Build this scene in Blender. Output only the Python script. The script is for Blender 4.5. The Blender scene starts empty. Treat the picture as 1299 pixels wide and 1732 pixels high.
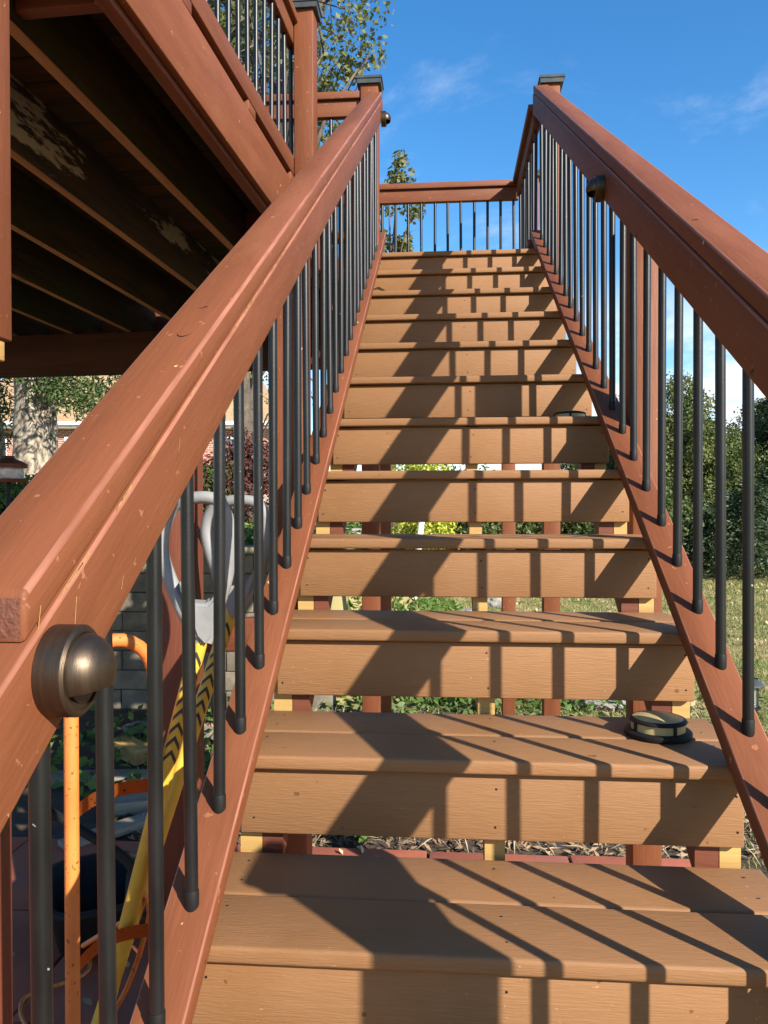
import bpy, bmesh, math, random
import numpy as np
from mathutils import Matrix, Vector, Euler
random.seed(5); rng = np.random.default_rng(5)
scn = bpy.context.scene
COL = scn.collection
rad = math.radians
# ------------------------------------------------------------------ camera, sky, sun, exposure
CAM = (0.040, -1.0565, 0.6481); YAW, PITCH, ROLL, FPX = 0.0789, -0.0090, -0.0025, 1300.0
cd = bpy.data.cameras.new('camera'); cam = bpy.data.objects.new('camera', cd); COL.objects.link(cam)
cd.sensor_fit = 'VERTICAL'; cd.sensor_height = 24.0; cd.lens = FPX / 1732 * 24.0
cd.clip_start = 0.02; cd.clip_end = 400
cam.location = CAM
cam.rotation_euler = (Matrix.Rotation(YAW, 3, 'Z') @ Matrix.Rotation(math.pi/2 + PITCH, 3, 'X') @ Matrix.Rotation(ROLL, 3, 'Z')).to_euler()
scn.camera = cam
SUN = Vector((0.99, -1.0, 0.78)).normalized()          # towards the sun: behind and right of the camera
elev = math.asin(SUN.z); rot = math.atan2(SUN.x, SUN.y)
world = bpy.data.worlds.new('World'); scn.world = world; world.use_nodes = True
EXPOSURE = 1.2
def build_world():
    nt = world.node_tree; N = nt.nodes; L = nt.links; N.clear()
    out = N.new('ShaderNodeOutputWorld'); bg = N.new('ShaderNodeBackground'); bg.inputs[1].default_value = 0.108
    sky = N.new('ShaderNodeTexSky'); sky.sky_type = 'NISHITA'; sky.sun_disc = False
    sky.sun_elevation = elev; sky.sun_rotation = rot; sky.altitude = 200; sky.air_density = 1.0; sky.dust_density = 0.35; sky.ozone_density = 2.2
    hsv = N.new('ShaderNodeHueSaturation'); hsv.inputs['Saturation'].default_value = 1.33
    L.new(sky.outputs[0], hsv.inputs['Color'])
    tc = N.new('ShaderNodeTexCoord'); sep = N.new('ShaderNodeSeparateXYZ'); L.new(tc.outputs['Generated'], sep.inputs[0])
    # planar cloud layer coordinates: direction / height
    mz = N.new('ShaderNodeMath'); mz.operation = 'MAXIMUM'; mz.inputs[1].default_value = 0.0; L.new(sep.outputs['Z'], mz.inputs[0])
    az = N.new('ShaderNodeMath'); az.operation = 'ADD'; az.inputs[1].default_value = 0.10; L.new(mz.outputs[0], az.inputs[0])
    dv = N.new('ShaderNodeVectorMath'); dv.operation = 'DIVIDE'; L.new(tc.outputs['Generated'], dv.inputs[0])
    cb = N.new('ShaderNodeCombineXYZ')
    for i in range(3): L.new(az.outputs[0], cb.inputs[i])
    L.new(cb.outputs[0], dv.inputs[1])
    mp = N.new('ShaderNodeMapping'); mp.inputs['Location'].default_value = (7.7, 3.1, 0.0); L.new(dv.outputs[0], mp.inputs[0])
    n1 = N.new('ShaderNodeTexNoise'); n1.inputs['Scale'].default_value = 1.9; n1.inputs['Detail'].default_value = 9; n1.inputs['Roughness'].default_value = 0.62; n1.inputs['Distortion'].default_value = 0.5
    L.new(mp.outputs[0], n1.inputs['Vector'])
    r1 = N.new('ShaderNodeMapRange'); r1.interpolation_type = 'SMOOTHSTEP'; r1.inputs['From Min'].default_value = 0.545; r1.inputs['From Max'].default_value = 0.84; r1.inputs['To Max'].default_value = 0.42
    L.new(n1.outputs['Fac'], r1.inputs['Value'])
    # low cumulus towards the horizon
    mp2 = N.new('ShaderNodeMapping'); mp2.inputs['Scale'].default_value = (3.2, 3.2, 7.5); mp2.inputs['Location'].default_value = (10.0, 3.1, 7.7); L.new(tc.outputs['Generated'], mp2.inputs[0])
    n2 = N.new('ShaderNodeTexNoise'); n2.inputs['Scale'].default_value = 1.3; n2.inputs['Detail'].default_value = 8; n2.inputs['Roughness'].default_value = 0.55
    L.new(mp2.outputs[0], n2.inputs['Vector'])
    r2 = N.new('ShaderNodeMapRange'); r2.interpolation_type = 'SMOOTHSTEP'; r2.inputs['From Min'].default_value = 0.44; r2.inputs['From Max'].default_value = 0.57
    L.new(n2.outputs['Fac'], r2.inputs['Value'])
    low = N.new('ShaderNodeMapRange'); low.interpolation_type = 'SMOOTHSTEP'; low.inputs['From Min'].default_value = 0.30; low.inputs['From Max'].default_value = 0.15; L.new(sep.outputs['Z'], low.inputs['Value'])
    m2 = N.new('ShaderNodeMath'); m2.operation = 'MULTIPLY'; L.new(r2.outputs[0], m2.inputs[0]); L.new(low.outputs[0], m2.inputs[1])
    mx = N.new('ShaderNodeMath'); mx.operation = 'MAXIMUM'; L.new(r1.outputs[0], mx.inputs[0]); L.new(m2.outputs[0], mx.inputs[1])
    mix = N.new('ShaderNodeMixRGB'); mix.inputs['Color2'].default_value = (4.6, 4.9, 5.3, 1); ab = N.new('ShaderNodeMapRange'); ab.inputs['From Min'].default_value = -0.03; ab.inputs['From Max'].default_value = 0.02; L.new(sep.outputs['Z'], ab.inputs['Value']); mg_ = N.new('ShaderNodeMath'); mg_.operation = 'MULTIPLY'; L.new(mx.outputs[0], mg_.inputs[0]); L.new(ab.outputs[0], mg_.inputs[1]); L.new(mg_.outputs[0], mix.inputs['Fac']); L.new(hsv.outputs[0], mix.inputs['Color1'])
    L.new(mix.outputs[0], bg.inputs[0]); L.new(bg.outputs[0], out.inputs[0])
build_world()
sd = bpy.data.lights.new('sun', 'SUN'); sd.energy = 5.0; sd.angle = rad(0.53); sd.color = (1.0, 0.93, 0.82)
sun = bpy.data.objects.new('sun', sd); COL.objects.link(sun); sun.rotation_euler = (-SUN).to_track_quat('-Z', 'Y').to_euler()
scn.view_settings.view_transform = 'Standard'; scn.view_settings.look = 'None'; scn.view_settings.exposure = EXPOSURE; scn.view_settings.gamma = 1
scn.view_settings.use_curve_mapping = False
scn.render.engine = 'CYCLES'; scn.render.resolution_x = 768; scn.render.resolution_y = 1024

# pixel -> world helpers (photo pixels, 1299 x 1732); the distance always comes from a plane that the thing stands on
_R = cam.rotation_euler.to_matrix()
def ray(px, py): return _R @ Vector(((px - 649.5) / FPX, -(py - 866) / FPX, -1.0))
def at_d(px, py, d): return Vector(CAM) + ray(px, py) * d
def at_y(px, py, y): r = ray(px, py); return Vector(CAM) + r * ((y - CAM[1]) / r.y)
def at_z(px, py, z): r = ray(px, py); return Vector(CAM) + r * ((z - CAM[2]) / r.z)

# ------------------------------------------------------------------ materials
MATS = {}
def mat(name, col, rough=0.6, col2=None, nscale=8.0, stretch=(1, 1, 1), bump=0.0, bscale=40.0, bstretch=(1, 1, 1), metal=0.0, spec=0.5, detail=5, chips=None, coords='Object', spread=(0.35, 0.65), random_val=0.0, translucent=0.0, blot=None):
    m = bpy.data.materials.new(name); m.use_nodes = True; nt = m.node_tree; N = nt.nodes; L = nt.links
    b = N['Principled BSDF']; b.inputs['Roughness'].default_value = rough; b.inputs['Metallic'].default_value = metal
    b.inputs['Specular IOR Level'].default_value = spec
    b.inputs['Base Color'].default_value = (*col, 1)
    tc = N.new('ShaderNodeTexCoord'); oi = N.new('ShaderNodeObjectInfo')
    off = N.new('ShaderNodeVectorMath'); off.operation = 'MULTIPLY_ADD'; off.inputs[1].default_value = (37.1, 17.3, 51.7); 
    cbn = N.new('ShaderNodeCombineXYZ')
    for i in range(3): L.new(oi.outputs['Random'], cbn.inputs[i])
    L.new(cbn.outputs[0], off.inputs[0]); L.new(tc.outputs[coords], off.inputs[2])
    src = off.outputs[0]
    cur = None
    if col2 is not None:
        mp = N.new('ShaderNodeMapping'); mp.inputs['Scale'].default_value = stretch; L.new(src, mp.inputs[0])
        n = N.new('ShaderNodeTexNoise'); n.inputs['Scale'].default_value = nscale; n.inputs['Detail'].default_value = detail; n.inputs['Roughness'].default_value = 0.6; L.new(mp.outputs[0], n.inputs['Vector'])
        r = N.new('ShaderNodeMapRange'); r.inputs['From Min'].default_value = spread[0]; r.inputs['From Max'].default_value = spread[1]; L.new(n.outputs['Fac'], r.inputs['Value'])
        mx = N.new('ShaderNodeMixRGB'); mx.inputs['Color1'].default_value = (*col, 1); mx.inputs['Color2'].default_value = (*col2, 1); L.new(r.outputs[0], mx.inputs['Fac'])
        cur = mx.outputs[0]
    if blot is not None:      # (colour, scale, low, high) worn or stained patches
        n = N.new('ShaderNodeTexNoise'); n.inputs['Scale'].default_value = blot[1]; n.inputs['Detail'].default_value = 6; n.inputs['Roughness'].default_value = 0.65; mpb = N.new('ShaderNodeMapping'); mpb.inputs['Scale'].default_value = blot[4] if len(blot) > 4 else (1, 1, 1); L.new(src, mpb.inputs[0]); L.new(mpb.outputs[0], n.inputs['Vector'])
        r = N.new('ShaderNodeMapRange'); r.inputs['From Min'].default_value = blot[2]; r.inputs['From Max'].default_value = blot[3]; L.new(n.outputs['Fac'], r.inputs['Value'])
        mx = N.new('ShaderNodeMixRGB'); mx.inputs['Color2'].default_value = (*blot[0], 1); L.new(r.outputs[0], mx.inputs['Fac'])
        if cur: L.new(cur, mx.inputs['Color1'])
        else: mx.inputs['Color1'].default_value = (*col, 1)
        cur = mx.outputs[0]
    for chips in ([chips] if chips and not isinstance(chips, list) else (chips or [])):     # (colour, scale, threshold): small flakes where the coat is off
        n = N.new('ShaderNodeTexNoise'); n.inputs['Scale'].default_value = chips[1]; n.inputs['Detail'].default_value = 3; L.new(src, n.inputs['Vector'])
        r = N.new('ShaderNodeMapRange'); r.inputs['From Min'].default_value = chips[2]; r.inputs['From Max'].default_value = chips[2] + 0.02; L.new(n.outputs['Fac'], r.inputs['Value'])
        mx = N.new('ShaderNodeMixRGB'); mx.inputs['Color2'].default_value = (*chips[0], 1); L.new(r.outputs[0], mx.inputs['Fac'])
        if cur: L.new(cur, mx.inputs['Color1'])
        else: mx.inputs['Color1'].default_value = (*col, 1)
        cur = mx.outputs[0]
    if random_val:
        h = N.new('ShaderNodeHueSaturation'); r = N.new('ShaderNodeMapRange'); r.inputs['To Min'].default_value = 1 - random_val; r.inputs['To Max'].default_value = 1 + random_val
        L.new(oi.outputs['Random'], r.inputs['Value']); L.new(r.outputs[0], h.inputs['Value'])
        if cur: L.new(cur, h.inputs['Color'])
        else: h.inputs['Color'].default_value = (*col, 1)
        cur = h.outputs[0]
    if cur: L.new(cur, b.inputs['Base Color'])
    if bump:
        mp = N.new('ShaderNodeMapping'); mp.inputs['Scale'].default_value = bstretch; L.new(src, mp.inputs[0])
        n = N.new('ShaderNodeTexNoise'); n.inputs['Scale'].default_value = bscale; n.inputs['Detail'].default_value = 4; L.new(mp.outputs[0], n.inputs['Vector'])
        bp = N.new('ShaderNodeBump'); bp.inputs['Strength'].default_value = bump; bp.inputs['Distance'].default_value = 0.004; L.new(n.outputs['Fac'], bp.inputs['Height']); L.new(bp.outputs[0], b.inputs['Normal'])
    if translucent:
        tr = N.new('ShaderNodeBsdfTranslucent'); ms = N.new('ShaderNodeMixShader'); ms.inputs[0].default_value = translucent
        if cur: L.new(cur, tr.inputs[0])
        else: tr.inputs[0].default_value = (*col, 1)
        L.new(b.outputs[0], ms.inputs[1]); L.new(tr.outputs[0], ms.inputs[2]); L.new(ms.outputs[0], N['Material Output'].inputs[0])
    MATS[name] = m; return m
# stained wood: local X is always the long axis of a board
mat('stain', (0.152, 0.049, 0.0195), 0.58, (0.120, 0.037, 0.0145), 5, (0.35, 3, 3), 0.25, 130, (0.12, 1, 1), spec=0.22, blot=((0.178, 0.062, 0.027), 6.0, 0.48, 0.74, (0.25, 1, 1)), chips=[((0.46, 0.29, 0.11), 46, 0.745), ((0.035, 0.012, 0.006), 21, 0.742), ((0.23, 0.088, 0.045), 60, 0.69)])
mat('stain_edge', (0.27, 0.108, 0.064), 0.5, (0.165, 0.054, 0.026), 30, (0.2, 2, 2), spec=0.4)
mat('stain_dark', (0.140, 0.040, 0.018), 0.6, (0.105, 0.029, 0.014), 5, (0.35, 3, 3), 0.35, 120, (0.12, 1, 1), spec=0.35, chips=((0.40, 0.24, 0.10), 40, 0.74))
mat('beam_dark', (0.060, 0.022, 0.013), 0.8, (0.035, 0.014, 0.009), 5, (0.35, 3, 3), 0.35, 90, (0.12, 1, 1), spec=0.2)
mat('end_grain', (0.120, 0.036, 0.017), 0.75, (0.080, 0.023, 0.012), 90, (1, 1, 1), 0.6, 220)
mat('composite', (0.228, 0.116, 0.052), 0.6, (0.205, 0.102, 0.044), 150, (0.10, 2.0, 2.0), 0.30, 420, (0.09, 1, 1), spec=0.22, random_val=0.07, detail=8, spread=(0.3, 0.7), blot=((0.190, 0.090, 0.034), 4.0, 0.50, 0.76), chips=[((0.36, 0.21, 0.11), 130, 0.735), ((0.13, 0.055, 0.022), 34, 0.735)])
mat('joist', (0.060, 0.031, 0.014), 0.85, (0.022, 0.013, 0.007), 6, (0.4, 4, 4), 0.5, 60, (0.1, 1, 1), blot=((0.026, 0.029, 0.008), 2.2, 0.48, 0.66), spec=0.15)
mat('joist_bounce_lit', (0.30, 0.145, 0.062), 0.75, (0.21, 0.095, 0.040), 8, (0.2, 3, 3), 0.4, 60, (0.1, 1, 1), blot=((0.10, 0.055, 0.022), 3, 0.55, 0.7))  # lighter joist wood tone: light bounced off the ground, painted into the colour
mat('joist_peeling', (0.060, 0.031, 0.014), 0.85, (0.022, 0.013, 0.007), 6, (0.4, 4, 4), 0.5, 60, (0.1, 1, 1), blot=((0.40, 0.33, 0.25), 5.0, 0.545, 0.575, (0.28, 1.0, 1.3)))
mat('treated', (0.42, 0.27, 0.085), 0.65, (0.33, 0.19, 0.055), 14, (0.15, 3, 3), 0.3, 90, (0.1, 1, 1))
mat('baluster_black', (0.004, 0.0042, 0.0045), 0.38, (0.009, 0.0092, 0.0095), 30, (1, 1, 0.3), 0.05, 200, spec=0.36, chips=((0.26, 0.24, 0.21), 60, 0.745))
mat('rubber', (0.006, 0.006, 0.006), 0.6, spec=0.3)
mat('bronze', (0.105, 0.075, 0.051), 0.42, (0.072, 0.052, 0.037), 30, (0.15, 1, 6), 0.10, 240, (0.1, 1, 8), metal=0.9)
mat('bronze_dark', (0.060, 0.048, 0.038), 0.5, metal=0.7)
mat('lens_cream', (0.42, 0.33, 0.15), 0.35, (0.33, 0.26, 0.12), 18)
mat('cap_metal', (0.055, 0.058, 0.055), 0.32, (0.085, 0.088, 0.080), 20, metal=0.4)
mat('paver', (0.38, 0.105, 0.052), 0.8, (0.30, 0.080, 0.040), 5, (1, 1, 1), 0.3, 60, random_val=0.10, blot=((0.22, 0.09, 0.065), 3, 0.55, 0.75))
mat('soil', (0.075, 0.050, 0.032), 0.95, (0.040, 0.028, 0.019), 12, bump=0.8, bscale=30)
mat('mulch', (0.30, 0.20, 0.115), 0.9, (0.11, 0.068, 0.042), 3, coords='Object', spread=(0.42, 0.58), bump=0.3)
mat('straw', (0.42, 0.33, 0.19), 0.8, (0.24, 0.18, 0.10), 6)
mat('lawn', (0.150, 0.165, 0.045), 0.95, (0.250, 0.205, 0.085), 1.6, bump=0.9, bscale=45, detail=8, spread=(0.38, 0.62))
mat('grass_blade', (0.135, 0.170, 0.032), 0.75, (0.330, 0.275, 0.115), 2.2, detail=4, spread=(0.40, 0.60), translucent=0.25)
mat('stone', (0.30, 0.28, 0.24), 0.85, (0.20, 0.185, 0.155), 6, bump=0.6, bscale=22, random_val=0.12)
mat('wall_block', (0.17, 0.145, 0.105), 0.9, (0.10, 0.085, 0.063), 9, bump=0.7, bscale=40, random_val=0.16)
mat('grip_grey', (0.23, 0.23, 0.225), 0.6, (0.17, 0.17, 0.165), 12, bump=0.15, bscale=60)
mat('shaft_yellow', (0.58, 0.38, 0.04), 0.5, (0.48, 0.29, 0.03), 10)
mat('print_black', (0.02, 0.02, 0.02), 0.6)
mat('orange_paint', (0.60, 0.19, 0.04), 0.5, (0.52, 0.15, 0.03), 9, chips=((0.12, 0.045, 0.02), 105, 0.645))
mat('black_plastic', (0.010, 0.010, 0.010), 0.7, (0.020, 0.020, 0.019), 8, spec=0.15)
mat('steel', (0.28, 0.26, 0.24), 0.45, (0.14, 0.10, 0.08), 14, metal=0.8)
mat('grey_wood', (0.26, 0.225, 0.175), 0.85, (0.17, 0.145, 0.11), 12, (0.2, 3, 3), 0.4, 60, (0.1, 1, 1))
mat('white_plastic', (0.74, 0.74, 0.70), 0.45)
mat('white_trim', (0.72, 0.70, 0.65), 0.5)
mat('window_dark', (0.10, 0.13, 0.16), 0.12)
mat('bark', (0.36, 0.30, 0.22), 0.9, (0.09, 0.07, 0.05), 19, (1, 1, 0.45), 1.0, 26, (1, 1, 0.5), spread=(0.40, 0.60))
mat('bark_dark', (0.110, 0.085, 0.062), 0.9, (0.055, 0.042, 0.032), 9, bump=0.8, bscale=16)
def leafm(n, a, b, tr=0.35, sc=1.6): mat(n, a, 0.55, b, sc, detail=3, spread=(0.36, 0.64), translucent=tr, spec=0.35)
leafm('leaf_tree', (0.085, 0.115, 0.028), (0.170, 0.165, 0.060), 0.35, 2.5)
leafm('leaf_wood', (0.052, 0.084, 0.022), (0.095, 0.115, 0.032), 0.3, 0.9)
leafm('leaf_wood_olive', (0.080, 0.112, 0.028), (0.135, 0.150, 0.042), 0.3, 0.9)
leafm('needle', (0.028, 0.050, 0.022), (0.050, 0.072, 0.026), 0.15, 1.0)
leafm('leaf_pine', (0.060, 0.110, 0.030), (0.110, 0.145, 0.045), 0.25, 1.5)
leafm('leaf_yellow', (0.46, 0.46, 0.045), (0.32, 0.37, 0.038), 0.35, 5)
leafm('leaf_purple', (0.075, 0.028, 0.026), (0.120, 0.050, 0.038), 0.25, 3)
leafm('leaf_ivy', (0.065, 0.135, 0.028), (0.125, 0.190, 0.040), 0.3, 8)
leafm('leaf_hedge', (0.060, 0.120, 0.024), (0.110, 0.170, 0.034), 0.3, 4)
def brickmat():
    m = mat('house_brick', (0.3, 0.1, 0.06), 0.85); nt = m.node_tree; N = nt.nodes; L = nt.links
    t = N.new('ShaderNodeTexBrick'); t.inputs['Scale'].default_value = 1.0; t.inputs['Brick Width'].default_value = 0.22; t.inputs['Row Height'].default_value = 0.075; t.inputs['Mortar Size'].default_value = 0.010
    t.inputs['Color1'].default_value = (0.33, 0.12, 0.075, 1); t.inputs['Color2'].default_value = (0.25, 0.085, 0.055, 1); t.inputs['Mortar'].default_value = (0.42, 0.34, 0.28, 1)
    tc = N.new('ShaderNodeTexCoord'); mp = N.new('ShaderNodeMapping'); mp.inputs['Rotation'].default_value = (rad(90), 0, 0); L.new(tc.outputs['Object'], mp.inputs[0]); L.new(mp.outputs[0], t.inputs[0]); L.new(t.outputs[0], N['Principled BSDF'].inputs['Base Color'])
    m = mat('roof_shingle', (0.36, 0.24, 0.13), 0.9); nt = m.node_tree; N = nt.nodes; L = nt.links
    t = N.new('ShaderNodeTexBrick'); t.inputs['Scale'].default_value = 1.0; t.inputs['Brick Width'].default_value = 0.32; t.inputs['Row Height'].default_value = 0.16; t.inputs['Mortar Size'].default_value = 0.012
    t.inputs['Color1'].default_value = (0.36, 0.235, 0.125, 1); t.inputs['Color2'].default_value = (0.31, 0.20, 0.105, 1); t.inputs['Mortar'].default_value = (0.22, 0.14, 0.075, 1)
    tc = N.new('ShaderNodeTexCoord'); mp = N.new('ShaderNodeMapping'); mp.inputs['Scale'].default_value = (1, 1.25, 0); L.new(tc.outputs['Object'], mp.inputs[0]); L.new(mp.outputs[0], t.inputs[0]); L.new(t.outputs[0], N['Principled BSDF'].inputs['Base Color'])
brickmat()

# ------------------------------------------------------------------ object helpers
WM = {}
def link(o, M, parent=None):
    COL.objects.link(o)
    if parent is not None:
        o.parent = parent; o.matrix_parent_inverse = WM[parent].inverted()
    o.matrix_basis = M; WM[o] = M.copy(); return o
def tag(o, label=None, cat=None, group=None, kind=None):
    if label: o['label'] = label
    if cat: o['category'] = cat
    if group: o['group'] = group
    if kind: o['kind'] = kind
    return o
def thing(name, loc, label, cat, group=None, rotz=0.0):
    e = bpy.data.objects.new(name, None); e.empty_display_size = 0.1
    link(e, Matrix.Translation(loc) @ Matrix.Rotation(rotz, 4, 'Z')); return tag(e, label, cat, group)
def mesh_bm(name, bm, m, smooth=False):
    me = bpy.data.meshes.new(name); bm.normal_update(); bm.to_mesh(me); bm.free()
    for x in ([m] if isinstance(m, str) else m): me.materials.append(MATS[x])
    if smooth: me.polygons.foreach_set('use_smooth', [True] * len(me.polygons))
    return me
def mesh_arr(name, V, F, m, smooth=False):
    me = bpy.data.meshes.new(name); V = np.asarray(V, np.float32); F = np.asarray(F, np.int32); k = F.shape[1]
    me.vertices.add(len(V)); me.vertices.foreach_set('co', V.ravel()); me.loops.add(F.size); me.loops.foreach_set('vertex_index', F.ravel())
    me.polygons.add(len(F)); me.polygons.foreach_set('loop_start', np.arange(0, F.size, k, dtype=np.int32)); me.polygons.foreach_set('loop_total', np.full(len(F), k, np.int32))
    if smooth: me.polygons.foreach_set('use_smooth', np.ones(len(F), bool))
    me.update(calc_edges=True); me.materials.append(MATS[m]); return me
def ob(name, me, M, parent=None): return link(bpy.data.objects.new(name, me), M, parent)
CACHE = {}
def box_mesh(sx, sy, sz, m, bev=0.004, seg=2):
    key = (round(sx, 4), round(sy, 4), round(sz, 4), m, bev, seg)
    if key in CACHE: return CACHE[key]
    bm = bmesh.new(); bmesh.ops.create_cube(bm, size=1.0); bmesh.ops.scale(bm, vec=(sx, sy, sz), verts=bm.verts)
    if bev: bmesh.ops.bevel(bm, geom=bm.edges[:], offset=bev, segments=seg, profile=0.5, affect='EDGES')
    me = mesh_bm('board', bm, m); me.polygons.foreach_set('use_smooth', [True] * len(me.polygons))
    try: me.set_sharp_from_angle(angle=rad(50))
    except Exception: pass
    CACHE[key] = me; return me
RX = Matrix.Identity(4)
def board(name, p0, p1, m, parent=None, bev=0.004, D=Matrix.Identity(4), axis=None):
    """axis-aligned board between two corners (in frame D); local X becomes the long axis"""
    p0 = Vector(p0); p1 = Vector(p1); c = (p0 + p1) / 2; s = Vector([abs(p1[i] - p0[i]) for i in range(3)])
    a = axis if axis is not None else max(range(3), key=lambda i: s[i])
    if a == 0: R = Matrix.Identity(4); d = (s.x, s.y, s.z)
    elif a == 1: R = Matrix.Rotation(rad(90), 4, 'Z'); d = (s.y, s.x, s.z)
    else: R = Matrix.Rotation(rad(-90), 4, 'Y'); d = (s.z, s.y, s.x)
    return ob(name, box_mesh(*d, m, bev), D @ Matrix.Translation(c) @ R, parent)
def slope_board(name, X0, X1, h0, h1, y0, y1, m, parent, bev=0.006, plumb=True):
    """raked board: sheared prism between heights h0,h1 above the nosing plane, ends plumb-cut; local X along the rake"""
    ln = math.hypot(1, SL) * (y1 - y0); ang = math.atan(SL); w = X1 - X0; t = (h1 - h0)
    bm = bmesh.new(); vs = []
    c = Vector(((X0 + X1) / 2, (y0 + y1) / 2, (h0 + h1) / 2 + TT + SL * (y0 + y1) / 2))
    R = Matrix.Rotation(rad(90), 4, 'Z') @ Matrix.Rotation(-ang, 4, 'Y'); M = Matrix.Translation(c) @ R; Mi = M.inverted()
    for y in (y0, y1):
        for X in (X0, X1):
            for h in (h0, h1): vs.append(bm.verts.new(Mi @ Vector((X, y, h + TT + SL * y))))
    a = vs
    for f in ((0, 1, 3, 2), (4, 6, 7, 5), (0, 4, 5, 1), (2, 3, 7, 6), (0, 2, 6, 4), (1, 5, 7, 3)): bm.faces.new([a[i] for i in f])
    bmesh.ops.recalc_face_normals(bm, faces=bm.faces)
    bmesh.ops.bevel(bm, geom=bm.edges[:], offset=bev, segments=2, profile=0.5, affect='EDGES')
    mats = [m, 'end_grain', 'stain_edge']; me = mesh_bm(name, bm, mats, True)
    for p in me.polygons:
        n_ = [abs(c_) for c_ in p.normal]
        if n_[0] > 0.75 and p.area > 0.0005: p.material_index = 1
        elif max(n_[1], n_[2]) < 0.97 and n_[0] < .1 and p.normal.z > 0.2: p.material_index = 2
    me.set_sharp_from_angle(angle=rad(50))
    return ob(name, me, M, parent)
def tube_bm(bm, pts, radii, seg=10, cap=True):
    pts = [Vector(p) for p in pts]; rings = []
    if not hasattr(radii, '__len__'): radii = [radii] * len(pts)
    up = None
    for i, p in enumerate(pts):
        d = (pts[min(i + 1, len(pts) - 1)] - pts[max(i - 1, 0)]).normalized()
        if up is None: up = d.orthogonal().normalized()
        s = (up - d * up.dot(d)).normalized(); t = d.cross(s); up = s
        rings.append([bm.verts.new(p + (s * math.cos(2 * math.pi * k / seg) + t * math.sin(2 * math.pi * k / seg)) * radii[i]) for k in range(seg)])
    for a, b in zip(rings, rings[1:]):
        for k in range(seg): bm.faces.new((a[k], a[(k + 1) % seg], b[(k + 1) % seg], b[k]))
    if cap: bm.faces.new(rings[0][::-1]); bm.faces.new(rings[-1])
def tube(name, pts, radii, m, parent=None, seg=10, M=Matrix.Identity(4), local=False):
    """tube through world points; object origin at first point"""
    o = Vector(pts[0]); bm = bmesh.new(); tube_bm(bm, [Vector(p) - o for p in pts], radii, seg)
    bmesh.ops.recalc_face_normals(bm, faces=bm.faces)
    me = mesh_bm(name, bm, m, True); me.set_sharp_from_angle(angle=rad(50))
    return ob(name, me, Matrix.Translation(o), parent)
def lathe_mesh(name, prof, m, seg=32, key=None):
    """profile [(r,z)...] about Z"""
    if key and key in CACHE: return CACHE[key]
    bm = bmesh.new(); rings = []
    for r, z in prof:
        if r < 1e-6: rings.append([bm.verts.new((0, 0, z))])
        else: rings.append([bm.verts.new((r * math.cos(2 * math.pi * k / seg), r * math.sin(2 * math.pi * k / seg), z)) for k in range(seg)])
    for a, b in zip(rings, rings[1:]):
        for k in range(seg):
            q = [a[k % len(a)], a[(k + 1) % len(a)], b[(k + 1) % len(b)], b[k % len(b)]]
            q = list(dict.fromkeys(q))
            if len(q) > 2: bm.faces.new(q)
    bmesh.ops.recalc_face_normals(bm, faces=bm.faces)
    me = mesh_bm(name, bm, m, True); me.set_sharp_from_angle(angle=rad(40))
    if key: CACHE[key] = me
    return me
def baluster(x, y, z0, z1, parent, foot=True, lean=0.0):
    L = z1 - z0; key = ('bal', round(L, 3))
    me = lathe_mesh('baluster', [(0, 0), (0.0095, 0), (0.0095, L), (0, L)], 'baluster_black', 14, key)
    M = Matrix.Translation((x, y, z0)) @ Euler((random.uniform(-.007, .007) + lean, random.uniform(-.006, .006), random.random() * 6)).to_matrix().to_4x4()
    b = ob('baluster', me, M, parent)
    if foot:
        f = lathe_mesh('baluster_foot', [(0, -0.012), (0.0090, -0.012), (0.0104, -0.006), (0.0106, 0.014), (0.0100, 0.017), (0.0095, 0.017)], 'rubber', 14, 'foot')
        ob('foot', f, M, b)
    return b
def post_cap(x0, x1, y0, y1, z, parent, ov=0.023):
    """metal post cap: skirt and low pyramid"""
    cx, cy = (x0 + x1) / 2, (y0 + y1) / 2; a = (x1 - x0) / 2 + ov; b = (y1 - y0) / 2 + ov
    bm = bmesh.new()
    def ring(k, zz): return [bm.verts.new((sx * a * k, sy * b * k, zz)) for sx, sy in ((-1, -1), (1, -1), (1, 1), (-1, 1))]
    R = [ring(0.86, -0.028), ring(0.90, -0.028), ring(0.93, -0.006), ring(1.0, -0.004), ring(1.0, 0.008), ring(0.86, 0.014), ring(0.22, 0.026)]
    for p, q in zip(R, R[1:]):
        for k in range(4): bm.faces.new((p[k], p[(k + 1) % 4], q[(k + 1) % 4], q[k]))
    bm.faces.new(R[-1]); bm.faces.new(R[0][::-1]); bmesh.ops.recalc_face_normals(bm, faces=bm.faces)
    return ob('post_cap', mesh_bm('post_cap', bm, 'cap_metal'), Matrix.Translation((cx, cy, z)), parent)
def screws(pts_normals, parent, r=0.0024, m='rubber'):
    bm = bmesh.new(); o = Vector(pts_normals[0][0])
    for p, n in pts_normals:
        n = Vector(n); s = n.orthogonal().normalized(); t = n.cross(s); p = Vector(p) - o + n * 0.0006
        bm.faces.new([bm.verts.new(p + (s * math.cos(k * math.pi / 3) + t * math.sin(k * math.pi / 3)) * r * random.uniform(0.7, 1.15)) for k in range(6)])
    me = mesh_bm('screw_heads', bm, m); return tag(ob('screw_heads', me, Matrix.Translation(o), parent), kind='stuff')

# ------------------------------------------------------------------ dimensions (metres), from the stair's own regular steps
RUN, RISE, TT = 0.2793, 0.18, 0.025; SL = RISE / RUN; RO, RH, TD = 0.0174, 0.120, 0.301
GZ = -0.875                                   # ground level
KTOP, KBOT = 11, -4
LZ = KTOP * RISE + TT                         # landing level
RXL, RXR = -0.324, 0.5535                     # riser ends
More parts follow.
